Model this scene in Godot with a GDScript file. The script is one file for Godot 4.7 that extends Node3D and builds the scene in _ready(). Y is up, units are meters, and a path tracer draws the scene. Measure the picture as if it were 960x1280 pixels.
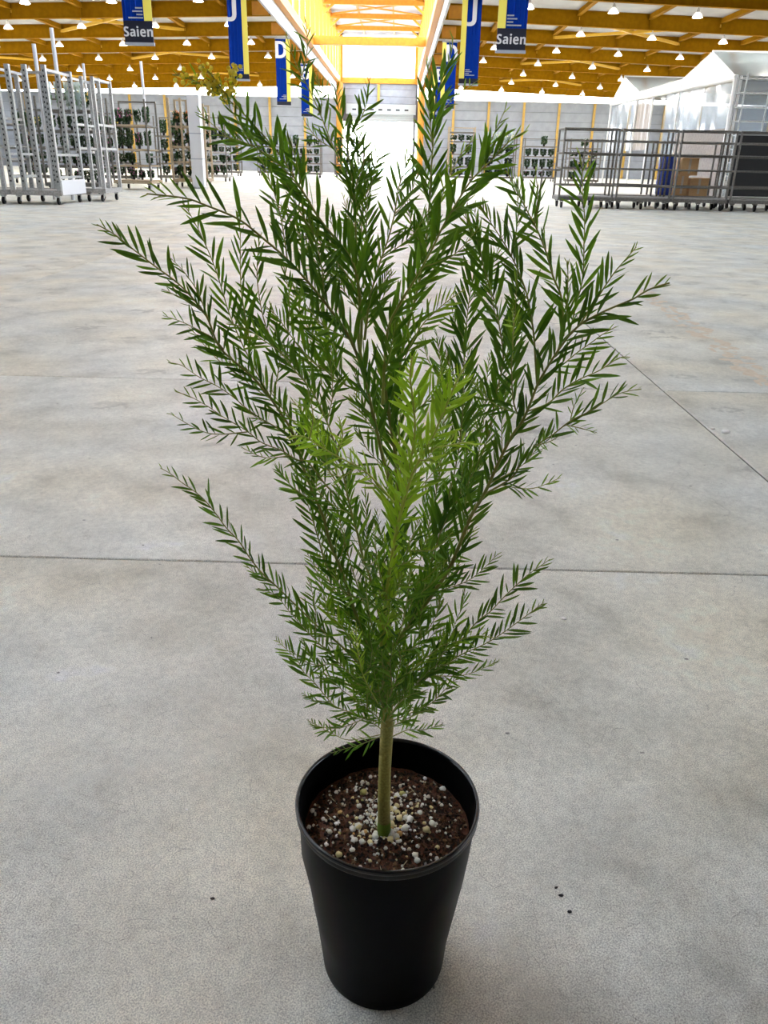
extends Node3D
# A potted feathery-leaved shrub on the concrete floor of a flower market hall.
# Units are metres, y is up, the hall runs along -z.

const AISLE_LEFT := -5.4
const AISLE_RIGHT := 1.65
const AISLE_MID := -1.9
const WALL_Z := -80.0
const BACK_Z := 4.0
const SIDE_LEFT := -43.37
const SIDE_RIGHT := 37.09
const BEAM_STEP := 5.8
const BEAM_FIRST := -75.2

var M := {}
var taken := {}
var rng := RandomNumberGenerator.new()

# ------------------------------------------------------------------ mesh builder
class Shape:
	var v := PackedVector3Array()
	var n := PackedVector3Array()
	var c := PackedColorArray()
	var uv := PackedVector2Array()
	var uv2 := PackedVector2Array()
	var ix := PackedInt32Array()
	var col := Color(1, 1, 1)
	var uses_color := false
	var uses_uv := false

	func vert(p: Vector3, nn: Vector3) -> int:
		v.append(p); n.append(nn); c.append(col)
		return v.size() - 1

	# triangle by index, turned so that it faces the side of its normals
	func tri(a: int, b: int, d: int) -> void:
		var cr := (v[b] - v[a]).cross(v[d] - v[a])
		if cr.dot(n[a] + n[b] + n[d]) > 0.0:
			ix.append(a); ix.append(d); ix.append(b)
		else:
			ix.append(a); ix.append(b); ix.append(d)

	func quad(a: Vector3, b: Vector3, d: Vector3, e: Vector3, nn: Vector3) -> void:
		var i := vert(a, nn)
		vert(b, nn); vert(d, nn); vert(e, nn)
		tri(i, i + 1, i + 2); tri(i, i + 2, i + 3)

	func hexa(p: Array) -> void: # eight corners: bottom 0-3 round, top 4-7 round
		var mid := Vector3.ZERO
		for q in p: mid += q
		mid /= 8.0
		for f in [[0, 1, 2, 3], [4, 5, 6, 7], [0, 1, 5, 4], [1, 2, 6, 5], [2, 3, 7, 6], [3, 0, 4, 7]]:
			var a: Vector3 = p[f[0]]; var b: Vector3 = p[f[1]]; var d: Vector3 = p[f[2]]; var e: Vector3 = p[f[3]]
			var nn := (d - a).cross(e - b).normalized()
			if nn.dot((a + b + d + e) * 0.25 - mid) < 0.0: nn = -nn
			quad(a, b, d, e, nn)

	func box(at: Vector3, size: Vector3, turn := Basis.IDENTITY) -> void:
		var h := size * 0.5
		var p := []
		for y in [-1, 1]:
			for q in [[-1, -1], [1, -1], [1, 1], [-1, 1]]:
				p.append(at + turn * Vector3(q[0] * h.x, y * h.y, q[1] * h.z))
		hexa(p)

	func box2(lo: Vector3, hi: Vector3) -> void:
		box((lo + hi) * 0.5, hi - lo)

	# rectangular bar from a to b; wide across, tall along "up"
	func bar(a: Vector3, b: Vector3, wide: float, tall: float, up := Vector3.UP) -> void:
		var t := (b - a).normalized()
		if absf(t.dot(up)) > 0.98: up = Vector3.BACK
		var s := t.cross(up).normalized() * wide * 0.5
		var u := s.normalized().cross(t).normalized() * tall * 0.5
		hexa([a - s - u, a + s - u, b + s - u, b - s - u, a - s + u, a + s + u, b + s + u, b - s + u])

	func tube(pts: Array, radii: Array, sides := 6, capped := true) -> void:
		var up := Vector3(0.13, 0.21, 0.97).normalized()
		var rings := []
		var last: Vector3 = Vector3.ZERO
		for i in pts.size():
			var a: Vector3 = pts[maxi(i - 1, 0)]; var b: Vector3 = pts[mini(i + 1, pts.size() - 1)]
			var t := (b - a).normalized()
			var s := (last if last != Vector3.ZERO else (up if absf(t.dot(up)) < 0.95 else Vector3.RIGHT))
			s = (s - t * s.dot(t)).normalized()
			last = s
			var u := t.cross(s)
			var first := v.size()
			for k in sides:
				var an := TAU * k / sides
				var d := s * cos(an) + u * sin(an)
				vert(pts[i] + d * radii[i], d)
			rings.append(first)
		for i in pts.size() - 1:
			for k in sides:
				var k2 := (k + 1) % sides
				tri(rings[i] + k, rings[i] + k2, rings[i + 1] + k2)
				tri(rings[i] + k, rings[i + 1] + k2, rings[i + 1] + k)
		if capped:
			for e in [0, pts.size() - 1]:
				var t: Vector3 = (pts[1] - pts[0]).normalized() * -1.0 if e == 0 else (pts[-1] - pts[-2]).normalized()
				var m := vert(pts[e], t)
				var f := v.size()
				for k in sides: vert(v[rings[e] + k], t)
				for k in sides: tri(m, f + k, f + (k + 1) % sides)

	# profile of Vector2(radius, height), smooth unless a point repeats
	func lathe(prof: Array, seg: int, at := Vector3.ZERO) -> void:
		var rings := []
		for i in prof.size():
			var a: Vector2 = prof[maxi(i - 1, 0)]; var b: Vector2 = prof[mini(i + 1, prof.size() - 1)]
			if i > 0 and prof[i - 1] == prof[i]: a = prof[i]
			if i < prof.size() - 1 and prof[i + 1] == prof[i]: b = prof[i]
			var d := (b - a).normalized()
			rings.append(v.size())
			for k in seg:
				var an := TAU * k / seg
				var r: float = prof[i].x
				vert(at + Vector3(cos(an) * r, prof[i].y, sin(an) * r), Vector3(cos(an) * d.y, -d.x, sin(an) * d.y))
		for i in prof.size() - 1:
			if prof[i] == prof[i + 1]: continue
			for k in seg:
				var k2 := (k + 1) % seg
				tri(rings[i] + k, rings[i] + k2, rings[i + 1] + k2)
				tri(rings[i] + k, rings[i + 1] + k2, rings[i + 1] + k)

	func ball(at: Vector3, r: Vector3, seg := 8, rows := 5) -> void:
		var first := v.size()
		for j in rows + 1:
			var th := PI * j / rows
			for k in seg:
				var an := TAU * k / seg
				var d := Vector3(sin(th) * cos(an), cos(th), sin(th) * sin(an))
				vert(at + d * r, (d / r).normalized())
		for j in rows:
			for k in seg:
				var a := first + j * seg + k; var b := first + j * seg + (k + 1) % seg
				if j > 0: tri(a, b, b + seg)
				if j < rows - 1: tri(a, b + seg, a + seg)

	func mesh() -> ArrayMesh:
		var ar := []
		ar.resize(Mesh.ARRAY_MAX)
		ar[Mesh.ARRAY_VERTEX] = v
		ar[Mesh.ARRAY_NORMAL] = n
		if uses_color: ar[Mesh.ARRAY_COLOR] = c
		if uses_uv:
			ar[Mesh.ARRAY_TEX_UV] = uv
			ar[Mesh.ARRAY_TEX_UV2] = uv2
		ar[Mesh.ARRAY_INDEX] = ix
		var m := ArrayMesh.new()
		m.add_surface_from_arrays(Mesh.PRIMITIVE_TRIANGLES, ar)
		return m

# ------------------------------------------------------------------ scene helpers
func numbered(called: String) -> String:
	var k: int = taken.get(called, -1) + 1
	taken[called] = k
	return called if k == 0 else "%s_%03d" % [called, k]

func put(called: String, mesh: Mesh, mat: Material, parent: Node3D, at := Transform3D.IDENTITY) -> MeshInstance3D:
	var o := MeshInstance3D.new()
	o.name = called if parent != self else numbered(called)
	o.mesh = mesh
	o.material_override = mat
	o.transform = at
	o.cast_shadow = GeometryInstance3D.SHADOW_CASTING_SETTING_ON
	parent.add_child(o, true)
	return o

func part(called: String, s: Shape, mat: Material, parent: Node3D, at := Transform3D.IDENTITY) -> MeshInstance3D:
	return put(called, s.mesh(), mat, parent, at)

func thing(called: String, label: String, category: String, at := Vector3.ZERO, group := "", turn := 0.0) -> Node3D:
	var o := Node3D.new()
	o.name = numbered(called)
	add_child(o)
	o.position = at
	o.rotation.y = turn
	tag(o, label, category, group)
	return o

func tag(o: Node3D, label: String, category: String, group := "") -> void:
	o.set_meta("label", label)
	o.set_meta("category", category)
	if group != "": o.set_meta("group", group)

func setting(called: String, label: String, category: String) -> Node3D:
	var o := Node3D.new()
	o.name = called
	add_child(o)
	tag(o, label, category)
	o.set_meta("kind", "structure")
	return o

func stuff(o: Node3D) -> void:
	o.set_meta("kind", "stuff")

func copy(o: Node3D, base: String, label: String, at: Vector3, turn := 0.0, grow := 1.0) -> Node3D:
	var d: Node3D = o.duplicate()
	d.name = numbered(base)
	add_child(d)
	d.position = at
	d.rotation.y = turn
	d.scale = Vector3.ONE * grow
	d.set_meta("label", label)
	return d

func T(p: Vector3) -> Transform3D:
	return Transform3D(Basis.IDENTITY, p)

const ORD := ["first", "second", "third", "fourth", "fifth", "sixth", "seventh", "eighth", "ninth", "tenth", "eleventh", "twelfth", "thirteenth", "fourteenth", "fifteenth", "sixteenth", "seventeenth"]

# ------------------------------------------------------------------ materials
func mat(color: Color, rough := 0.7, metal := 0.0, spec := 0.5) -> StandardMaterial3D:
	var m := StandardMaterial3D.new()
	m.albedo_color = color
	m.roughness = rough
	m.metallic = metal
	m.metallic_specular = spec
	return m

func noise_tex(size: int, freq: float, oct: int, lo: Color, hi: Color, sd: int) -> NoiseTexture2D:
	var n := FastNoiseLite.new()
	n.seed = sd
	n.noise_type = FastNoiseLite.TYPE_SIMPLEX_SMOOTH
	n.frequency = freq
	n.fractal_octaves = oct
	var t := NoiseTexture2D.new()
	t.width = size; t.height = size
	t.seamless = true
	t.noise = n
	var g := Gradient.new()
	g.set_color(0, lo); g.set_color(1, hi)
	t.color_ramp = g
	return t

func mottled(lo: Color, hi: Color, freq: float, tile: float, rough: float, sd: int, metal := 0.0) -> StandardMaterial3D:
	var m := mat(Color.WHITE, rough, metal)
	m.albedo_texture = noise_tex(512, freq, 4, lo, hi, sd)
	m.uv1_triplanar = true
	m.uv1_world_triplanar = true
	m.uv1_scale = Vector3.ONE / tile
	return m

func pane(color: Color, alpha: float, rough := 0.05) -> StandardMaterial3D:
	var m := mat(Color(color.r, color.g, color.b, alpha), rough)
	m.transparency = BaseMaterial3D.TRANSPARENCY_ALPHA
	return m

func noise_bytes(size: int, freq: float, oct: int, sd: int, kind := FastNoiseLite.TYPE_SIMPLEX_SMOOTH) -> PackedByteArray:
	var n := FastNoiseLite.new()
	n.seed = sd
	n.noise_type = kind
	n.frequency = freq
	n.fractal_octaves = oct
	var im := n.get_seamless_image(size, size, false, false, 0.12, true)
	im.convert(Image.FORMAT_L8)
	return im.get_data()

# concrete: broad cloudy patches, mid blotches, wandering hairline cracks and spots of dirt
func concrete_texture() -> ImageTexture:
	var s := 1024
	var big := noise_bytes(s, 0.0035, 3, 11)
	var mid := noise_bytes(s, 0.013, 4, 12)
	var fine := noise_bytes(s, 0.07, 3, 13)
	var warm := noise_bytes(s, 0.006, 2, 14)
	var d := PackedByteArray()
	d.resize(s * s * 3)
	for i in s * s:
		var b := big[i] / 255.0 - 0.5
		var m := mid[i] / 255.0 - 0.5
		var f := fine[i] / 255.0 - 0.5
		var w := warm[i] / 255.0 - 0.5
		var g := 236.0 + b * 26.0 + m * 42.0 + f * 20.0
		if m < -0.2: g += (m + 0.2) * 70.0
		d[i * 3] = int(clampf(g + w * 13.0 + 1.0, 0, 255))
		d[i * 3 + 1] = int(clampf(g + w * 3.0 - 1.0, 0, 255))
		d[i * 3 + 2] = int(clampf(g - w * 13.0 - 15.0, 0, 255))
	var im := Image.create_from_data(s, s, false, Image.FORMAT_RGB8, d)
	im.resize(2048, 2048, Image.INTERPOLATE_CUBIC)
	var r := RandomNumberGenerator.new()
	r.seed = 77
	for k in 26: # hairline cracks
		var p := Vector2(r.randf() * 2048, r.randf() * 2048)
		var a := r.randf() * TAU
		var turn := r.randf_range(-0.003, 0.003)
		for j in r.randi_range(50, 190):
			a += r.randf_range(-0.22, 0.22) + turn
			p += Vector2(cos(a), sin(a))
			var x := posmod(int(p.x), 2048); var y := posmod(int(p.y), 2048)
			if r.randf() < 0.8:
				im.set_pixel(x, y, im.get_pixel(x, y).darkened(r.randf_range(0.06, 0.2)))
	for k in 260: # small dark and light flecks
		var x := r.randi_range(4, 2040); var y := r.randi_range(4, 2040)
		var dark := r.randf() < 0.7
		var w := r.randi_range(1, 3); var h := r.randi_range(1, 2)
		for dx in w:
			for dy in h:
				var q := im.get_pixel(x + dx, y + dy)
				im.set_pixel(x + dx, y + dy, q.darkened(0.5) if dark else q.lightened(0.4))
	for k in 60: # stain blots with ragged edges
		var cx := r.randf() * 2048; var cy := r.randf() * 2048
		var rad := r.randf_range(5, 30); var str := r.randf_range(0.04, 0.13)
		for dx in range(-int(rad * 2.0), int(rad * 2.0)):
			for dy in range(-int(rad * 2.0), int(rad * 2.0)):
				var q := Vector2(dx / 1.35, dy).length() / rad
				var i := posmod(int(cx) + dx, 2048); var j := posmod(int(cy) + dy, 2048)
				q += (fine[(j / 2) * s + i / 2] / 255.0 - 0.5) * 3.2 + (mid[(j / 2) * s + i / 2] / 255.0 - 0.5) * 2.0
				if q < 0.75: im.set_pixel(i, j, im.get_pixel(i, j).darkened(str))
	im.generate_mipmaps()
	return ImageTexture.create_from_image(im)

# sandy grain with pale hair scratches, multiplied over the concrete
func grain_texture() -> ImageTexture:
	var s := 1024
	var a := noise_bytes(s, 0.28, 2, 21)
	var b := noise_bytes(s, 0.035, 3, 22)
	var d := PackedByteArray()
	d.resize(s * s * 3)
	for i in s * s:
		var g := 222.0 + (a[i] - 128) * 0.58 + (b[i] - 128) * 0.12
		var v := int(clampf(g, 0, 255))
		d[i * 3] = v; d[i * 3 + 1] = v; d[i * 3 + 2] = v
	var im := Image.create_from_data(s, s, false, Image.FORMAT_RGB8, d)
	var r := RandomNumberGenerator.new()
	r.seed = 5
	for k in 760: # pale curly scratches and pits
		var p := Vector2(r.randf() * s, r.randf() * s)
		var an := r.randf() * TAU
		var light := r.randf() < 0.75
		var bend := r.randf_range(-0.09, 0.09)
		for j in r.randi_range(6, 60):
			an += r.randf_range(-0.3, 0.3) + bend
			p += Vector2(cos(an), sin(an))
			var x := posmod(int(p.x), s); var y := posmod(int(p.y), s)
			var q := im.get_pixel(x, y)
			im.set_pixel(x, y, q.lightened(0.5) if light else q.darkened(0.22))
	for k in 1700:
		var x := r.randi_range(1, s - 3); var y := r.randi_range(1, s - 3)
		var q := im.get_pixel(x, y)
		var dark := r.randf() < 0.55
		im.set_pixel(x, y, q.darkened(0.5) if dark else Color.WHITE)
		if r.randf() < 0.3: im.set_pixel(x + 1, y, q.darkened(0.4) if dark else Color.WHITE)
	im.generate_mipmaps()
	return ImageTexture.create_from_image(im)

func make_materials() -> void:
	var fl := mat(Color(1, 1, 1), 0.5, 0.0, 0.5)
	fl.albedo_texture = concrete_texture()
	fl.detail_enabled = true
	fl.detail_albedo = grain_texture()
	fl.detail_blend_mode = BaseMaterial3D.BLEND_MODE_MUL
	fl.detail_uv_layer = BaseMaterial3D.DETAIL_UV_2
	M.floor = fl
	M.joint = mat(Color(0.16, 0.155, 0.15), 0.9)
	M.beam = mottled(Color(0.54, 0.375, 0.02), Color(0.61, 0.43, 0.035), 0.02, 3.0, 0.55, 31)
	M.beam.metallic_specular = 0.15; M.beam.roughness = 0.8
	M.brace = mottled(Color(0.78, 0.60, 0.10), Color(0.84, 0.66, 0.14), 0.02, 3.0, 0.6, 46)
	M.post = mottled(Color(0.68, 0.54, 0.22), Color(0.74, 0.60, 0.28), 0.02, 3.0, 0.5, 45)
	M.yellow = mottled(Color(0.72, 0.47, 0.08), Color(0.78, 0.53, 0.11), 0.02, 3.0, 0.5, 32)
	M.ceiling = mottled(Color(0.67, 0.67, 0.67), Color(0.75, 0.75, 0.74), 0.01, 6.0, 0.8, 33)
	M.wall = mottled(Color(0.52, 0.54, 0.57), Color(0.58, 0.60, 0.63), 0.012, 5.0, 0.6, 34)
	M.seam = mat(Color(0.40, 0.41, 0.43), 0.8)
	M.shutter = mat(Color(0.66, 0.69, 0.70), 0.5)
	M.dark = mat(Color(0.06, 0.06, 0.065), 0.6)
	M.white = mat(Color(0.82, 0.82, 0.82), 0.5)
	M.glass = pane(Color(0.95, 0.98, 1.0), 0.06)
	M.steel = mottled(Color(0.58, 0.59, 0.58), Color(0.76, 0.76, 0.75), 0.03, 0.8, 0.42, 35, 0.35)
	M.rusty = mottled(Color(0.32, 0.31, 0.29), Color(0.52, 0.50, 0.47), 0.03, 0.7, 0.6, 36, 0.2)
	M.tan_steel = mottled(Color(0.56, 0.49, 0.38), Color(0.70, 0.64, 0.54), 0.03, 0.7, 0.6, 37)
	M.deck = mottled(Color(0.52, 0.51, 0.49), Color(0.68, 0.67, 0.65), 0.03, 0.8, 0.6, 38)
	M.rubber = mat(Color(0.05, 0.05, 0.05), 0.7)
	M.lamp = mat(Color(0.95, 0.95, 0.93), 0.4)
	M.lamp.emission_enabled = true
	M.lamp.emission = Color(1.0, 0.98, 0.93)
	M.lamp.emission_energy_multiplier = 0.05
	M.blue = mat(Color(0.0, 0.17, 0.52), 0.7, 0.0, 0.2)
	M.navy = mat(Color(0.015, 0.035, 0.13), 0.6)
	M.pale_yellow = mat(Color(0.90, 0.84, 0.36), 0.6)
	M.banner_grey = mat(Color(0.62, 0.64, 0.67), 0.6)
	M.vinyl = pane(Color(0.62, 0.69, 0.75), 0.34, 0.12)
	M.vinyl_roof = pane(Color(0.58, 0.63, 0.66), 0.5, 0.2)
	M.vinyl_tan = pane(Color(0.62, 0.58, 0.55), 0.7, 0.3)
	M.panel_brown = mottled(Color(0.33, 0.30, 0.29), Color(0.46, 0.43, 0.41), 0.02, 1.5, 0.6, 39)
	M.card = mottled(Color(0.82, 0.65, 0.45), Color(0.88, 0.72, 0.52), 0.03, 0.6, 0.85, 40)
	M.drum = mat(Color(0.0, 0.18, 0.58), 0.4)
	M.foliage = mat(Color.WHITE, 0.6); M.foliage.vertex_color_use_as_albedo = true
	M.foliage.backlight_enabled = true; M.foliage.backlight = Color(0.25, 0.3, 0.1)
	M.bloom = mat(Color.WHITE, 0.7); M.bloom.vertex_color_use_as_albedo = true
	M.plastic_pot = mat(Color(0.10, 0.09, 0.085), 0.5)
	M.white_pot = mat(Color(0.85, 0.85, 0.83), 0.5)
	M.sleeve = pane(Color(0.90, 0.96, 0.93), 0.45, 0.15)
	M.pot = mat(Color(0.03, 0.031, 0.037), 0.38, 0.0, 0.15)
	M.bloom_bright = mat(Color.WHITE, 0.7); M.bloom_bright.vertex_color_use_as_albedo = true
	M.bloom_bright.backlight_enabled = true; M.bloom_bright.backlight = Color(1.0, 0.95, 0.3)
	M.rim = mat(Color(0.035, 0.036, 0.042), 0.2, 0.0, 0.5)
	M.leaf = mat(Color.WHITE, 0.48, 0.0, 0.35); M.leaf.vertex_color_use_as_albedo = true
	M.leaf.backlight_enabled = true; M.leaf.backlight = Color(0.62, 0.72, 0.16)
	M.bark = mat(Color.WHITE, 0.75); M.bark.vertex_color_use_as_albedo = true
	M.trunk = mottled(Color(0.46, 0.42, 0.18), Color(0.70, 0.66, 0.34), 0.06, 0.12, 0.75, 41)
	var so := mottled(Color(0.15, 0.075, 0.045), Color(0.50, 0.30, 0.19), 0.09, 0.11, 0.95, 42)
	M.soil = so
	M.crumb = mat(Color.WHITE, 0.95); M.crumb.vertex_color_use_as_albedo = true
	M.stone = []
	for q in [Color(0.94, 0.93, 0.88), Color(0.90, 0.84, 0.62), Color(0.86, 0.70, 0.44), Color(0.70, 0.68, 0.40), Color(0.55, 0.50, 0.46), Color(0.98, 0.97, 0.95)]:
		M.stone.append(mat(q, 0.85))
	M.crumb_dark = mat(Color(0.10, 0.08, 0.07), 0.9)
	M.green_bark = mottled(Color(0.40, 0.52, 0.12), Color(0.54, 0.64, 0.20), 0.06, 0.06, 0.7, 47)
	M.straw = mat(Color(0.75, 0.70, 0.55), 0.8)
	M.ground = mottled(Color(0.60, 0.60, 0.58), Color(0.70, 0.70, 0.68), 0.01, 20.0, 0.9, 43)
	M.rear = mat(Color(0.34, 0.34, 0.35), 0.8)
	M.paint = mottled(Color(0.80, 0.73, 0.63), Color(0.87, 0.83, 0.76), 0.03, 0.7, 0.8, 44)

const EXPOSURE := 24.0
const LAMP_ENERGY := 0.2

const FLOOR_BITS := [
	[0.271, -0.861, 0.004, "soil_crumb", 0, "dark soil crumb on the concrete right of the pot, middle one of three"],
	[0.278, -0.833, 0.004, "soil_crumb", 0, "dark soil crumb on the concrete right of the pot, lowest of three"],
	[0.266, -0.875, 0.003, "soil_crumb", 0, "dark soil crumb on the concrete right of the pot, topmost and smallest of three"],
	[-0.247, -0.839, 0.0035, "soil_crumb", 0, "dark crumb on the concrete left of the pot"],
	[0.427, -1.655, 0.008, "paint_chip", 1, "pale chip on the concrete right of the shrub"],
	[1.385, -3.168, 0.022, "paint_chip", 1, "white scrap beside the joint on the right"],
	[1.350, -3.215, 0.012, "paint_chip", 1, "smaller white scrap beside the joint on the right"],
	[-0.327, -1.012, 0.003, "paint_chip", 1, "tiny white chip on the concrete left of the pot"],
]

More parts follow.
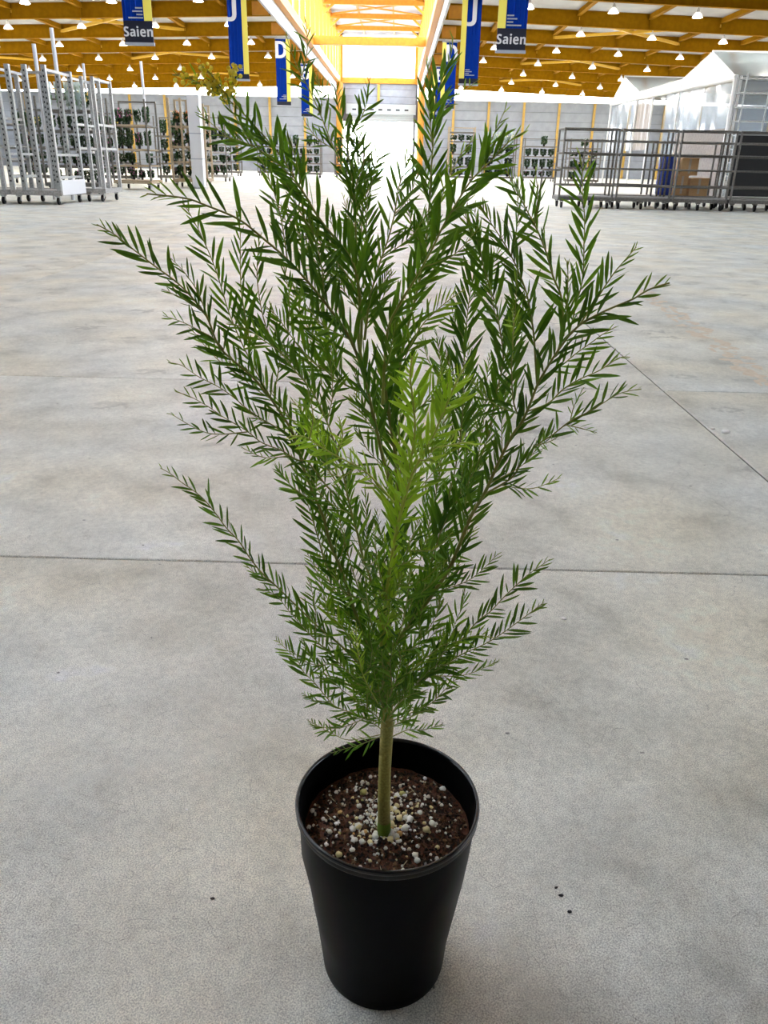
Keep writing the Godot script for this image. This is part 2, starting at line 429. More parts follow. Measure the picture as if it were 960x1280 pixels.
# stems of the shrub, base to tip: [kind, leaf length mm, radius at base, at tip, bare share, points in mm]
const SHRUB_BRANCHES := [
	[0,30,5.5,2.6,0.02,[2,455,-740,-4,499,-741,0,559,-744,6,616,-747,9,670,-750,5,730,-753,-2,770,-756,-8,802,-759,-10,821,-760]],
	[0,32,3.2,0.9,0.2,[7,681,-740,-10,745,-734,-21,794,-729,-30,829,-724,-39,852,-720,-49,869,-717,-70,897,-711,-92,922,-705,-110,938,-701,-130,954,-696,-156,965,-690,-171,970,-686,-200,973,-680]],
	[1,32,2.6,0.7,0.12,[-29,826,-740,-33,851,-743,-32,880,-747,-35,904,-751,-43,922,-755,-68,950,-762,-84,973,-768,-104,1002,-775,-125,1024,-782,-141,1039,-787,-152,1048,-790]],
	[1,25,1.2,0.5,0.05,[-33,879,-750,-41,900,-753,-54,916,-756,-69,932,-760,-82,949,-764,-94,955,-767,-108,961,-770]],
	[1,26,1.2,0.5,0.05,[-77,965,-760,-95,988,-755,-114,1004,-750,-132,1013,-746,-154,1019,-740]],
	[1,22,2.2,0.5,0.1,[-32,823,-760,-31,869,-770,-36,904,-780,-38,939,-791,-41,967,-801,-47,984,-807,-55,1001,-814,-64,1018,-821,-72,1036,-828,-83,1058,-837,-93,1074,-845,-102,1092,-853,-108,1109,-860]],
	[1,27,1.4,0.5,0.05,[-38,960,-800,-43,986,-811,-47,1008,-824,-53,1032,-838,-59,1051,-851,-62,1065,-860]],
	[1,17,0.7,0.4,0.2,[-64,1042,-830,-73,1061,-846,-83,1074,-860]],
	[0,28,1.4,0.5,0.05,[-30,888,-790,-33,916,-806,-34,937,-822,-34,958,-839,-32,978,-857,-27,992,-869,-17,999,-880]],
	[0,27,1.1,0.5,0.05,[-37,953,-800,-39,977,-822,-39,1005,-854,-42,1034,-890]],
	[1,28,2.0,0.6,0.05,[-27,848,-740,-23,882,-748,-15,913,-759,-8,933,-767,-2,956,-776,1,977,-784,7,997,-793,12,1013,-800]],
	[1,31,2.4,0.6,0.05,[1,749,-760,4,793,-765,9,831,-771,15,861,-776,22,890,-781,28,923,-788,30,956,-794,31,977,-799,31,992,-802,32,1018,-808,32,1038,-813,35,1059,-818,41,1076,-823,46,1092,-827,47,1105,-830]],
	[1,31,2.6,0.7,0.05,[-9,787,-740,-8,823,-736,-5,861,-731,5,884,-727,20,910,-722,32,934,-716,39,950,-713,48,967,-709,60,987,-704,74,1002,-698,88,1017,-693,99,1024,-690]],
	[2,19,1.0,0.5,0.1,[38,961,-770,44,984,-776,50,996,-780,57,1008,-784,68,1021,-790]],
	[2,11,0.6,0.4,0.3,[35,1037,-830,46,1051,-838,65,1066,-851,76,1074,-860]],
	[0,33,1.8,0.6,0.1,[98,751,-760,102,791,-764,107,826,-768,101,859,-772,97,876,-774,91,891,-777,84,909,-780,77,931,-783,67,948,-786,61,968,-790]],
	[0,32,1.8,0.6,0.05,[137,810,-740,133,836,-742,130,856,-744,126,874,-746,120,894,-748,111,913,-751,101,930,-753,93,941,-755,83,954,-757,73,969,-760]],
	[1,26,1.8,0.6,0.05,[151,843,-730,154,866,-728,151,881,-727,147,896,-726,139,910,-724,130,931,-721,121,948,-719,111,963,-717,100,979,-714,90,994,-712,81,1003,-710]],
	[1,25,1.2,0.5,0.05,[162,860,-740,165,882,-740,168,903,-740,168,917,-740,166,937,-740,164,958,-740,160,978,-740,157,998,-740,153,1011,-740]],
	[1,25,1.0,0.5,0.05,[155,858,-730,153,885,-721,149,909,-710,145,927,-700]],
	[0,28,4.2,1.0,0.06,[5,508,-740,23,539,-738,35,559,-737,52,591,-734,66,621,-732,81,675,-727,93,703,-724,103,734,-721,113,763,-718,122,781,-715,127,797,-713,133,820,-710,146,849,-706,160,871,-703,179,885,-699,202,897,-695,215,906,-693,230,912,-690]],
	[1,24,1.3,0.6,0.05,[163,871,-710,174,894,-705,184,917,-698,192,930,-694,198,940,-690]],
	[1,21,1.1,0.5,0.1,[138,823,-720,154,835,-716,163,845,-713,174,856,-708,183,865,-704,193,873,-700]],
	[1,26,1.3,0.5,0.1,[126,789,-720,144,799,-714,155,814,-708,167,825,-702,182,836,-693,195,849,-685,203,851,-680]],
	[0,24,1.8,0.5,0.1,[93,700,-730,118,720,-725,127,739,-722,138,757,-717,151,769,-713,165,784,-709,180,795,-704,190,804,-700,203,815,-695,220,821,-690]],
	[4,17,0.9,0.4,0.05,[159,783,-700,169,783,-693,183,783,-680]],
	[4,16,0.9,0.4,0.05,[163,786,-700,166,800,-704,174,816,-710]],
	[4,16,0.9,0.4,0.05,[133,762,-700,142,775,-676,145,785,-660]],
	[0,27,1.4,0.5,0.05,[125,777,-720,113,797,-716,106,837,-706,104,862,-699,103,888,-690]],
	[2,16,0.8,0.4,0.1,[103,858,-690,100,878,-675,96,893,-660]],
	[0,33,1.8,0.5,0.1,[32,555,-770,44,603,-774,59,658,-780,69,711,-786,73,761,-793,72,810,-800,73,836,-804,73,857,-807,75,883,-811,79,910,-816,83,932,-820]],
	[2,21,1.1,0.5,0.1,[10,830,-740,18,851,-731,26,867,-723,37,881,-712,48,893,-701,59,903,-690]],
	[3,27,2.2,1.0,0.1,[9,698,-660,14,744,-644,18,779,-627,19,805,-613,16,832,-597,13,855,-582,14,872,-570]],
	[3,27,4.0,1.0,0.06,[-5,510,-710,-4,556,-700,0,618,-683,5,676,-663,11,717,-646,19,760,-626,33,799,-605,42,835,-583,48,858,-568,52,869,-560]],
	[3,15,1.0,0.5,0.2,[33,792,-600,44,801,-582,54,811,-560,61,816,-540]],
	[4,23,1.2,0.4,0.05,[38,569,-840,53,650,-844,58,707,-849,56,761,-853,51,804,-857,46,834,-860]],
	[4,21,1.2,0.4,0.05,[68,616,-830,93,672,-839,100,713,-847,103,743,-854,104,778,-862,106,811,-870]],
	[0,30,2.2,0.6,0.1,[28,529,-770,48,604,-772,57,641,-774,73,676,-775,87,706,-777,97,734,-778,103,762,-780]],
	[2,15,0.8,0.4,0.05,[-151,1047,-790,-162,1058,-790,-176,1064,-790,-198,1067,-790]],
	[2,14,0.8,0.4,0.05,[-151,1047,-790,-146,1060,-790,-145,1073,-790]],
	[2,13,0.8,0.4,0.05,[-155,1052,-790,-166,1064,-790,-173,1075,-790]],
	[0,24,3.6,0.7,0.06,[-5,468,-740,-24,527,-737,-36,565,-734,-42,588,-733,-50,616,-730,-60,645,-728,-65,670,-725,-75,700,-722,-84,728,-719,-92,761,-716,-105,787,-712,-115,803,-710,-128,820,-707,-143,834,-705,-155,848,-702,-163,874,-698,-175,892,-695,-186,904,-692,-201,916,-689,-215,928,-686,-230,941,-683,-243,949,-680]],
	[0,19,0.9,0.4,0.05,[-159,871,-690,-166,896,-686,-175,912,-683,-185,924,-680]],
	[0,15,0.9,0.4,0.05,[-161,875,-690,-166,883,-685,-178,894,-673,-189,902,-660]],
	[0,18,0.9,0.4,0.05,[-148,847,-690,-155,857,-687,-165,864,-683,-179,873,-676,-193,879,-670]],
	[1,25,1.2,0.5,0.05,[-117,786,-750,-133,817,-751,-145,843,-752,-155,869,-754,-159,884,-755,-165,906,-756,-172,925,-757,-180,943,-758,-191,963,-760]],
	[1,26,1.2,0.5,0.05,[-139,821,-760,-139,849,-761,-142,869,-763,-144,887,-764,-144,911,-766,-143,939,-768,-145,956,-770]],
	[0,27,1.1,0.5,0.05,[-117,824,-790,-129,854,-797,-135,884,-805,-136,906,-812,-134,930,-820]],
	[0,21,1.4,0.4,0.1,[-81,717,-740,-95,747,-734,-108,763,-729,-125,776,-723,-137,787,-718,-147,798,-714,-159,809,-708,-175,820,-701,-187,831,-695,-198,835,-690]],
	[0,19,1.4,0.4,0.1,[-49,695,-720,-63,712,-717,-79,737,-711,-89,740,-708,-102,750,-704,-120,760,-698,-133,773,-693,-151,787,-686,-163,798,-681,-177,809,-674,-188,814,-670]],
	[1,25,2.6,0.6,0.06,[-4,546,-720,-16,604,-716,-25,634,-712,-30,660,-710,-38,693,-706,-44,727,-701,-50,752,-698,-58,781,-693,-71,812,-688,-85,831,-684,-97,848,-680,-111,859,-677,-123,868,-674,-139,875,-670]],
	[1,26,1.4,0.5,0.05,[-31,801,-730,-51,813,-726,-61,822,-723,-72,830,-720,-83,843,-715,-94,860,-710,-103,875,-704,-112,884,-700]],
	[1,26,1.1,0.5,0.05,[-69,800,-760,-74,831,-762,-82,853,-765,-92,875,-767,-100,894,-770]],
	[1,25,1.0,0.5,0.05,[-55,808,-760,-62,837,-772,-72,861,-786,-75,886,-800]],
	[1,25,1.0,0.5,0.05,[-111,804,-740,-108,828,-753,-113,848,-767,-118,865,-780]],
	[2,21,1.0,0.5,0.1,[-52,841,-720,-58,862,-705,-62,866,-700,-67,875,-690]],
	[3,20,1.6,0.7,0.25,[4,719,-660,-10,742,-645,-21,759,-631,-32,771,-617,-47,787,-597,-56,799,-581,-65,811,-565,-74,816,-550]],
	[3,14,0.8,0.5,0.05,[-42,792,-580,-36,813,-562,-37,834,-540]],
	[3,15,0.8,0.5,0.05,[-51,792,-590,-55,811,-576,-57,829,-560]],
	[2,19,1.2,0.5,0.1,[-50,731,-680,-63,760,-665,-73,805,-635,-80,823,-620]],
	[0,21,2.2,0.5,0.1,[-2,450,-720,-19,489,-718,-45,526,-714,-73,556,-710,-86,572,-708,-101,591,-705,-113,606,-703,-126,622,-700,-137,640,-698,-146,659,-695,-157,674,-693,-166,691,-690,-176,707,-687,-184,715,-686,-194,724,-684,-203,733,-682,-211,739,-680]],
	[4,21,1.2,0.4,0.1,[-5,456,-710,-35,500,-701,-60,536,-692,-74,557,-685,-85,574,-680,-96,594,-674,-108,616,-667,-123,627,-660]],
	[1,21,1.2,0.4,0.05,[-2,431,-710,-27,447,-703,-52,466,-693,-62,484,-686,-73,507,-678,-83,525,-671,-89,546,-663,-106,576,-650]],
	[4,12,0.8,0.4,0.5,[-4,416,-710,-37,415,-701,-55,429,-693,-71,445,-686,-82,458,-680]],
	[4,16,1.0,0.4,0.1,[-2,406,-720,-24,405,-707,-41,409,-694,-57,414,-680]],
	[4,20,0.9,0.4,0.1,[-34,507,-760,-59,542,-766,-71,564,-771,-80,587,-776,-89,604,-780]],
	[3,12,0.9,0.5,0.15,[-7,481,-680,-22,526,-665,-27,565,-649,-28,590,-638,-28,609,-630]],
	[0,26,1.8,0.5,0.1,[-40,564,-750,-64,604,-748,-73,638,-746,-81,670,-744,-88,697,-742,-96,719,-740]],
	[0,28,1.4,0.5,0.1,[-16,522,-770,-31,560,-775,-45,605,-784,-54,640,-792,-59,675,-800]],
	[1,28,1.6,0.5,0.1,[-13,531,-740,-38,551,-747,-56,571,-755,-69,591,-763,-78,611,-770]],
	[4,20,1.0,0.4,0.1,[-6,461,-720,-27,474,-715,-49,488,-709,-69,505,-702,-81,533,-695,-87,551,-690]],
	[4,22,1.0,0.4,0.1,[-4,429,-740,-30,443,-746,-47,462,-754,-59,488,-762,-65,510,-770]],
	[4,19,1.0,0.4,0.1,[-2,442,-710,-22,464,-701,-41,486,-690,-57,511,-678,-70,520,-670]],
	[4,17,0.9,0.4,0.1,[-2,423,-710,-18,444,-699,-34,459,-685,-50,463,-670]],
	[4,18,0.9,0.4,0.1,[-1,424,-740,-17,450,-735,-26,475,-729,-23,513,-720]],
	[2,19,1.0,0.5,0.1,[-35,546,-700,-49,575,-686,-58,594,-674,-60,620,-660]],
	[4,20,1.2,0.4,0.05,[1,458,-710,-10,497,-699,-13,537,-685,-17,575,-670]],
	[4,19,1.2,0.4,0.05,[2,455,-700,7,495,-689,5,534,-675,7,573,-660]],
	[4,20,1.2,0.4,0.05,[1,434,-720,-6,472,-702,-18,505,-680,-33,546,-650]],
	[4,20,1.2,0.4,0.05,[3,436,-710,15,474,-690,28,503,-668,39,520,-650]],
	[4,18,1.2,0.4,0.05,[2,431,-710,-11,455,-696,-24,482,-677,-36,499,-660]],
	[4,18,1.2,0.4,0.05,[3,458,-710,-3,491,-697,-2,522,-682,-5,561,-660]],
	[1,23,1.6,0.5,0.05,[-2,493,-720,-11,547,-698,-18,602,-670,-21,654,-640]],
	[1,23,1.6,0.5,0.05,[2,503,-720,14,559,-696,19,614,-667,20,659,-640]],
	[1,23,1.6,0.5,0.05,[2,585,-700,-7,636,-673,-11,675,-647,-13,712,-620]],
	[1,23,1.6,0.5,0.05,[5,604,-700,14,649,-674,19,682,-651,26,720,-620]],
	[4,21,1.0,0.4,0.05,[1,412,-770,-11,436,-784,-6,458,-801,-13,480,-820]],
	[4,21,1.0,0.4,0.05,[3,401,-770,18,422,-789,23,435,-804,29,447,-820]],
	[0,23,1.8,0.5,0.1,[3,458,-730,33,490,-725,58,515,-720,80,541,-715,94,565,-711,106,579,-708,120,602,-703,137,627,-697,148,640,-693,157,650,-690]],
	[0,24,1.6,0.5,0.1,[5,444,-720,42,490,-711,74,527,-701,99,548,-693,114,564,-687,126,579,-682,141,599,-675,151,613,-670]],
	[4,22,0.9,0.4,0.1,[60,517,-720,70,546,-720,74,563,-720,79,578,-720,80,599,-720]],
	[2,18,1.0,0.4,0.15,[16,497,-700,52,548,-684,70,562,-677,87,575,-668,104,579,-660]],
	[0,21,1.2,0.4,0.1,[6,418,-730,26,433,-725,50,455,-716,58,469,-711,70,491,-704,77,502,-700]],
	[4,18,1.1,0.4,0.2,[7,404,-720,27,423,-711,44,431,-702,63,449,-690]],
	[1,24,1.4,0.4,0.1,[3,468,-740,20,504,-736,37,528,-731,52,562,-725,56,589,-720]],
	[4,20,1.1,0.4,0.1,[6,442,-710,21,475,-703,37,502,-694,48,522,-687,64,533,-680]],
	[4,22,1.1,0.4,0.1,[4,431,-760,22,458,-770,30,484,-781,44,501,-790]],
	[4,19,1.0,0.4,0.1,[5,425,-710,22,443,-702,38,463,-691,54,474,-680]],
	[1,23,1.3,0.4,0.1,[4,462,-710,29,490,-703,53,514,-695,76,537,-686,92,548,-680]],
	[1,26,1.4,0.4,0.1,[15,534,-720,31,558,-731,39,584,-745,45,610,-760]],
	[4,18,1.0,0.4,0.1,[3,466,-700,11,504,-690,15,536,-681,10,566,-670]],
]

# ------------------------------------------------------------------ the hall
func under_beam(x: float) -> float: # height of a roof beam's lower edge
	var d := absf(x - AISLE_MID)
	return 6.74 - 0.028 * maxf(d - 3.5, 0.0)

func build_floor() -> void:
	var f := setting("floor", "grey concrete slab floor of the market hall with dark joints", "floor")
	var bed := Shape.new()
	bed.box2(Vector3(SIDE_LEFT, -0.2, WALL_Z), Vector3(SIDE_RIGHT, -0.006, BACK_Z))
	part("joint_bed", bed, M.joint, f)
	var xs := []
	for k in 19: xs.append(-3.14 + 4.47 * (k - 9))
	var zs := [BACK_Z, -1.91, -3.83, -8.39, -12.95, -17.5, -26.6, -35.8, -45.0, -54.2, -63.4, -71.0, WALL_Z]
	for i in xs.size() - 1:
		for j in zs.size() - 1:
			var s := Shape.new()
			var gx := 0.005; var gz := 0.0032 if j < 1 else 0.0045
			var x0: float = xs[i] + gx; var x1: float = xs[i + 1] - gx
			var z1: float = zs[j] - (0.0032 if j == 1 else gz); var z0: float = zs[j + 1] + (0.0032 if j == 0 else 0.0045)
			var e := 0.0025
			s.quad(Vector3(x0 + e, 0, z0 + e), Vector3(x1 - e, 0, z0 + e), Vector3(x1 - e, 0, z1 - e), Vector3(x0 + e, 0, z1 - e), Vector3.UP)
			s.quad(Vector3(x0, -0.003, z0), Vector3(x1, -0.003, z0), Vector3(x1 - e, 0, z0 + e), Vector3(x0 + e, 0, z0 + e), Vector3(0, 0.8, -0.6))
			s.quad(Vector3(x0, -0.003, z1), Vector3(x1, -0.003, z1), Vector3(x1 - e, 0, z1 - e), Vector3(x0 + e, 0, z1 - e), Vector3(0, 0.8, 0.6))
			s.quad(Vector3(x0, -0.003, z0), Vector3(x0, -0.003, z1), Vector3(x0 + e, 0, z1 - e), Vector3(x0 + e, 0, z0 + e), Vector3(-0.6, 0.8, 0))
			s.quad(Vector3(x1, -0.003, z0), Vector3(x1, -0.003, z1), Vector3(x1 - e, 0, z1 - e), Vector3(x1 - e, 0, z0 + e), Vector3(0.6, 0.8, 0))
			s.quad(Vector3(x0, -0.008, z0), Vector3(x1, -0.008, z0), Vector3(x1, -0.003, z0), Vector3(x0, -0.003, z0), Vector3.FORWARD)
			s.quad(Vector3(x0, -0.008, z1), Vector3(x1, -0.008, z1), Vector3(x1, -0.003, z1), Vector3(x0, -0.003, z1), Vector3.BACK)
			s.quad(Vector3(x0, -0.008, z0), Vector3(x0, -0.008, z1), Vector3(x0, -0.003, z1), Vector3(x0, -0.003, z0), Vector3.LEFT)
			s.quad(Vector3(x1, -0.008, z0), Vector3(x1, -0.008, z1), Vector3(x1, -0.003, z1), Vector3(x1, -0.003, z0), Vector3.RIGHT)
			s.uses_uv = true
			for p in s.v:
				s.uv.append(Vector2(p.x + 0.37 * i, p.z + 0.61 * j) / 5.3)
				s.uv2.append(Vector2(p.x, p.z).rotated(0.4) / 0.83)
			part("slab", s, M.floor, f)
	# worn remains of a painted line
	var r := RandomNumberGenerator.new()
	r.seed = 9
	var a := Vector3(1.93, 0.0012, -3.95); var b := Vector3(2.2, 0.0012, -7.3)
	var side := (b - a).cross(Vector3.UP).normalized()
	var s := Shape.new()
	for k in 90:
		var t := k / 90.0
		var p := a.lerp(b, t) + side * r.randf_range(-0.075, 0.075)
		var n := 7
		var len_ := r.randf_range(0.02, 0.09); var wid := r.randf_range(0.015, 0.055)
		var m := s.vert(p, Vector3.UP)
		var first := s.v.size()
		for q in n:
			var an := TAU * q / n
			var rr := r.randf_range(0.6, 1.1)
			s.vert(p + (b - a).normalized() * cos(an) * len_ * rr + side * sin(an) * wid * rr + Vector3(0, 0.00002 * k, 0), Vector3.UP)
		for q in n: s.tri(m, first + q, first + (q + 1) % n)
	part("painted_line", s, M.paint, f)

func build_walls() -> void:
	var far := setting("wall_far", "grey horizontal panel wall with yellow posts at the far end", "wall")
	# panels between the posts, lapped so that each row stands proud of the joint behind
	var back := Shape.new()
	back.box2(Vector3(SIDE_LEFT, 0, WALL_Z - 0.3), Vector3(-5.35, 6.1, WALL_Z - 0.12))
	back.box2(Vector3(1.62, 0, WALL_Z - 0.3), Vector3(SIDE_RIGHT, 6.1, WALL_Z - 0.12))
	back.box2(Vector3(-5.35, 4.3, WALL_Z - 0.3), Vector3(1.62, 7.55, WALL_Z - 0.12))
	part("backing", back, M.seam, far)
	var posts_r := []
	for k in 11: posts_r.append(1.75 + 3.15 * k)
	var posts_l := []
	for k in 13: posts_l.append(-5.35 - 3.15 * k)
	var panel := Shape.new()
	panel.box(Vector3.ZERO, Vector3(3.12, 0.735, 0.1))
	var pm := panel.mesh()
	for row in 8:
		for k in 10:
			put("panel", pm, M.wall, far, T(Vector3(posts_r[k] + 1.575, 0.38 + 0.763 * row, WALL_Z - 0.06)))
		for k in 12:
			put("panel", pm, M.wall, far, T(Vector3(posts_l[k] - 1.575, 0.38 + 0.763 * row, WALL_Z - 0.06)))
	var post := Shape.new()
	post.box2(Vector3(-0.1, 0, -0.03), Vector3(0.1, 6.1, 0.15))
	var po := post.mesh()
	for k in range(1, 11): put("post", po, M.post, far, T(Vector3(posts_r[k], 0, WALL_Z)))
	for k in range(1, 13): put("post", po, M.post, far, T(Vector3(posts_l[k], 0, WALL_Z)))
	# strip of windows under the roof
	var win := setting("window_1", "long strip of bright windows above the far panel wall", "window")
	var fr := Shape.new()
	for r in [[SIDE_LEFT, -5.35], [1.75, SIDE_RIGHT]]:
		fr.box2(Vector3(r[0], 6.1, WALL_Z - 0.2), Vector3(r[1], 6.17, WALL_Z + 0.05))
	part("sill", fr, M.white, win)
	for k in range(0, 10):
		var p := Shape.new(); p.box2(Vector3(posts_r[k] + 0.05, 6.17, WALL_Z - 0.11), Vector3(posts_r[k + 1] - 0.05, 7.3 - 0.088 * (k + 1), WALL_Z - 0.1))
		part("pane", p, M.glass, win)
	for k in range(0, 12):
		var p := Shape.new(); p.box2(Vector3(posts_l[k + 1] + 0.05, 6.17, WALL_Z - 0.11), Vector3(posts_l[k] - 0.05, 7.3 - 0.088 * (k + 1), WALL_Z - 0.1))
		part("pane", p, M.glass, win)
	# wall over the gate
	var over := Shape.new(); over.box(Vector3.ZERO, Vector3(3.3, 0.56, 0.1))
	var om := over.mesh()
	for row in 3:
		for k in 2:
			put("panel", om, M.wall, far, T(Vector3(-3.55 + 3.36 * k, 6.05 + 0.58 * row, WALL_Z - 0.06)))
	var mid := Shape.new(); mid.box2(Vector3(-1.98, 5.75, WALL_Z), Vector3(-1.76, 7.5, WALL_Z + 0.15))
	part("post", mid, M.post, far)
	# open roller gate
	var gate := setting("door_1", "open roller shutter gate with bright daylight outside", "door")
	var bx := Shape.new(); bx.box2(Vector3(-4.75, 4.9, WALL_Z - 0.05), Vector3(1.5, 5.72, WALL_Z + 0.35))
	part("shutter_box", bx, M.shutter, gate)
	for k in 4:
		var sl := Shape.new(); sl.box2(Vector3(-4.5, 4.32 + 0.15 * k, WALL_Z - 0.02), Vector3(1.3, 4.455 + 0.15 * k, WALL_Z + 0.06))
		part("slat", sl, M.shutter, gate)
	for k in 7:
		var ho := Shape.new(); ho.box2(Vector3(-4.2 + 0.78 * k, 5.2, WALL_Z + 0.345), Vector3(-3.85 + 0.78 * k, 5.32, WALL_Z + 0.356))
		part("slot", ho, M.dark, gate)
	for x in [-4.75, 1.3]:
		var g := Shape.new(); g.box2(Vector3(x, 0, WALL_Z - 0.1), Vector3(x + 0.22, 4.9, WALL_Z + 0.12))
		part("guide_rail", g, M.seam, gate)
	# side and rear walls
	for sd in [["wall_left", SIDE_LEFT, -1.0, "grey side wall of the hall with high windows, left"], ["wall_right", SIDE_RIGHT, 1.0, "grey side wall of the hall with high windows, right"]]:
		var w := setting(sd[0], sd[3], "wall")
		var s := Shape.new()
		var x0: float = sd[1]; var x1: float = sd[1] + 0.25 * sd[2]
		s.box2(Vector3(minf(x0, x1), 0, WALL_Z), Vector3(maxf(x0, x1), 4.6, BACK_Z))
		part("cladding", s, M.wall, w)
		for k in 14:
			var p := Shape.new(); p.box2(Vector3(x0 - 0.1, 4.6, WALL_Z + 5.8 * k), Vector3(x0 + 0.1, 6.4, WALL_Z + 5.8 * k + 0.25))
			part("post", p, M.yellow, w)
	var rear := setting("wall_rear", "grey rear wall of the hall behind the viewer", "wall")
	var rs := Shape.new(); rs.box2(Vector3(SIDE_LEFT, 0, BACK_Z), Vector3(SIDE_RIGHT, 11.45, BACK_Z + 0.25))
	part("cladding", rs, M.rear, rear)
	# ground outdoors
	var out := setting("ground", "pale yard outside the open gate", "ground")
	var g := Shape.new(); g.box2(Vector3(-200, -0.4, -320), Vector3(200, -0.21, 150))
	g.box2(Vector3(-60, -0.21, -320), Vector3(60, -0.01, WALL_Z - 0.02))
	part("yard", g, M.ground, out)

func roof_side(parent: Node3D, x0: float, x1: float) -> void: # x0 at the aisle, x1 at the side wall
	var h0 := under_beam(x0); var h1 := under_beam(x1)
	var deep := 0.6
	# roof deck in strips between the beams
	var edges := [BACK_Z]
	var z := BEAM_FIRST + BEAM_STEP * 13
	while z > WALL_Z: edges.append(z); z -= BEAM_STEP
	edges.append(WALL_Z - 0.3)
	for i in edges.size() - 1:
		var s := Shape.new()
		s.hexa([Vector3(x0, h0 + deep, edges[i]), Vector3(x1, h1 + deep, edges[i]), Vector3(x1, h1 + deep, edges[i + 1]), Vector3(x0, h0 + deep, edges[i + 1]),
			Vector3(x0, h0 + deep + 0.15, edges[i]), Vector3(x1, h1 + deep + 0.15, edges[i]), Vector3(x1, h1 + deep + 0.15, edges[i + 1]), Vector3(x0, h0 + deep + 0.15, edges[i + 1])])
		part("roof_panel", s, M.ceiling, parent)
	# one I-beam mesh shared by all: web, flanges and stiffener ribs
	var b := Shape.new()
	b.hexa([Vector3(x0, h0, -0.02), Vector3(x1, h1, -0.02), Vector3(x1, h1, 0.02), Vector3(x0, h0, 0.02), Vector3(x0, h0 + deep, -0.02), Vector3(x1, h1 + deep, -0.02), Vector3(x1, h1 + deep, 0.02), Vector3(x0, h0 + deep, 0.02)])
	for y in [0.0, deep - 0.02]:
		b.hexa([Vector3(x0, h0 + y, -0.11), Vector3(x1, h1 + y, -0.11), Vector3(x1, h1 + y, 0.11), Vector3(x0, h0 + y, 0.11), Vector3(x0, h0 + y + 0.02, -0.11), Vector3(x1, h1 + y + 0.02, -0.11), Vector3(x1, h1 + y + 0.02, 0.11), Vector3(x0, h0 + y + 0.02, 0.11)])
	var dir := signf(x1 - x0)
	var lattice := []
	var x := 4.55 if dir > 0 else -7.75
	while absf(x - x0) < absf(x1 - x0):
		lattice.append(x)
		x += 3.13 * dir
	for q in lattice:
		var h := under_beam(q)
		b.box2(Vector3(q - 0.015, h, -0.1), Vector3(q + 0.015, h + deep, 0.1))
	var bm := b.mesh()
	z = BEAM_FIRST
	while z < BACK_Z:
		put("beam", bm, M.beam, parent, T(Vector3(0, 0, z)))
		z += BEAM_STEP
	# longitudinal purlins high against the deck
	for q in lattice:
		var h := under_beam(q) + deep
		var p := Shape.new()
		p.box2(Vector3(q - 0.05, h - 0.2, WALL_Z), Vector3(q + 0.05, h, BACK_Z))
		p.box2(Vector3(q - 0.1, h - 0.215, WALL_Z), Vector3(q + 0.1, h - 0.2, BACK_Z))
		part("purlin", p, M.beam, parent)
	# crossed wind braces in every other bay
	z = BEAM_FIRST
	var k := 0
	while z < BACK_Z - 6.0:
		if k % 2 == 1:
			for i in range(1, lattice.size() - 2, 4):
				var h: float = under_beam(lattice[i]) + 0.30; var g: float = under_beam(lattice[i + 2]) + 0.30
				for e in [0, 1]:
					var s := Shape.new()
					s.bar(Vector3(lattice[i], h, z + BEAM_STEP * e), Vector3(lattice[i + 2], g, z + BEAM_STEP * (1 - e)), 0.14, 0.12)
					part("brace", s, M.brace, parent)
		z += BEAM_STEP; k += 1

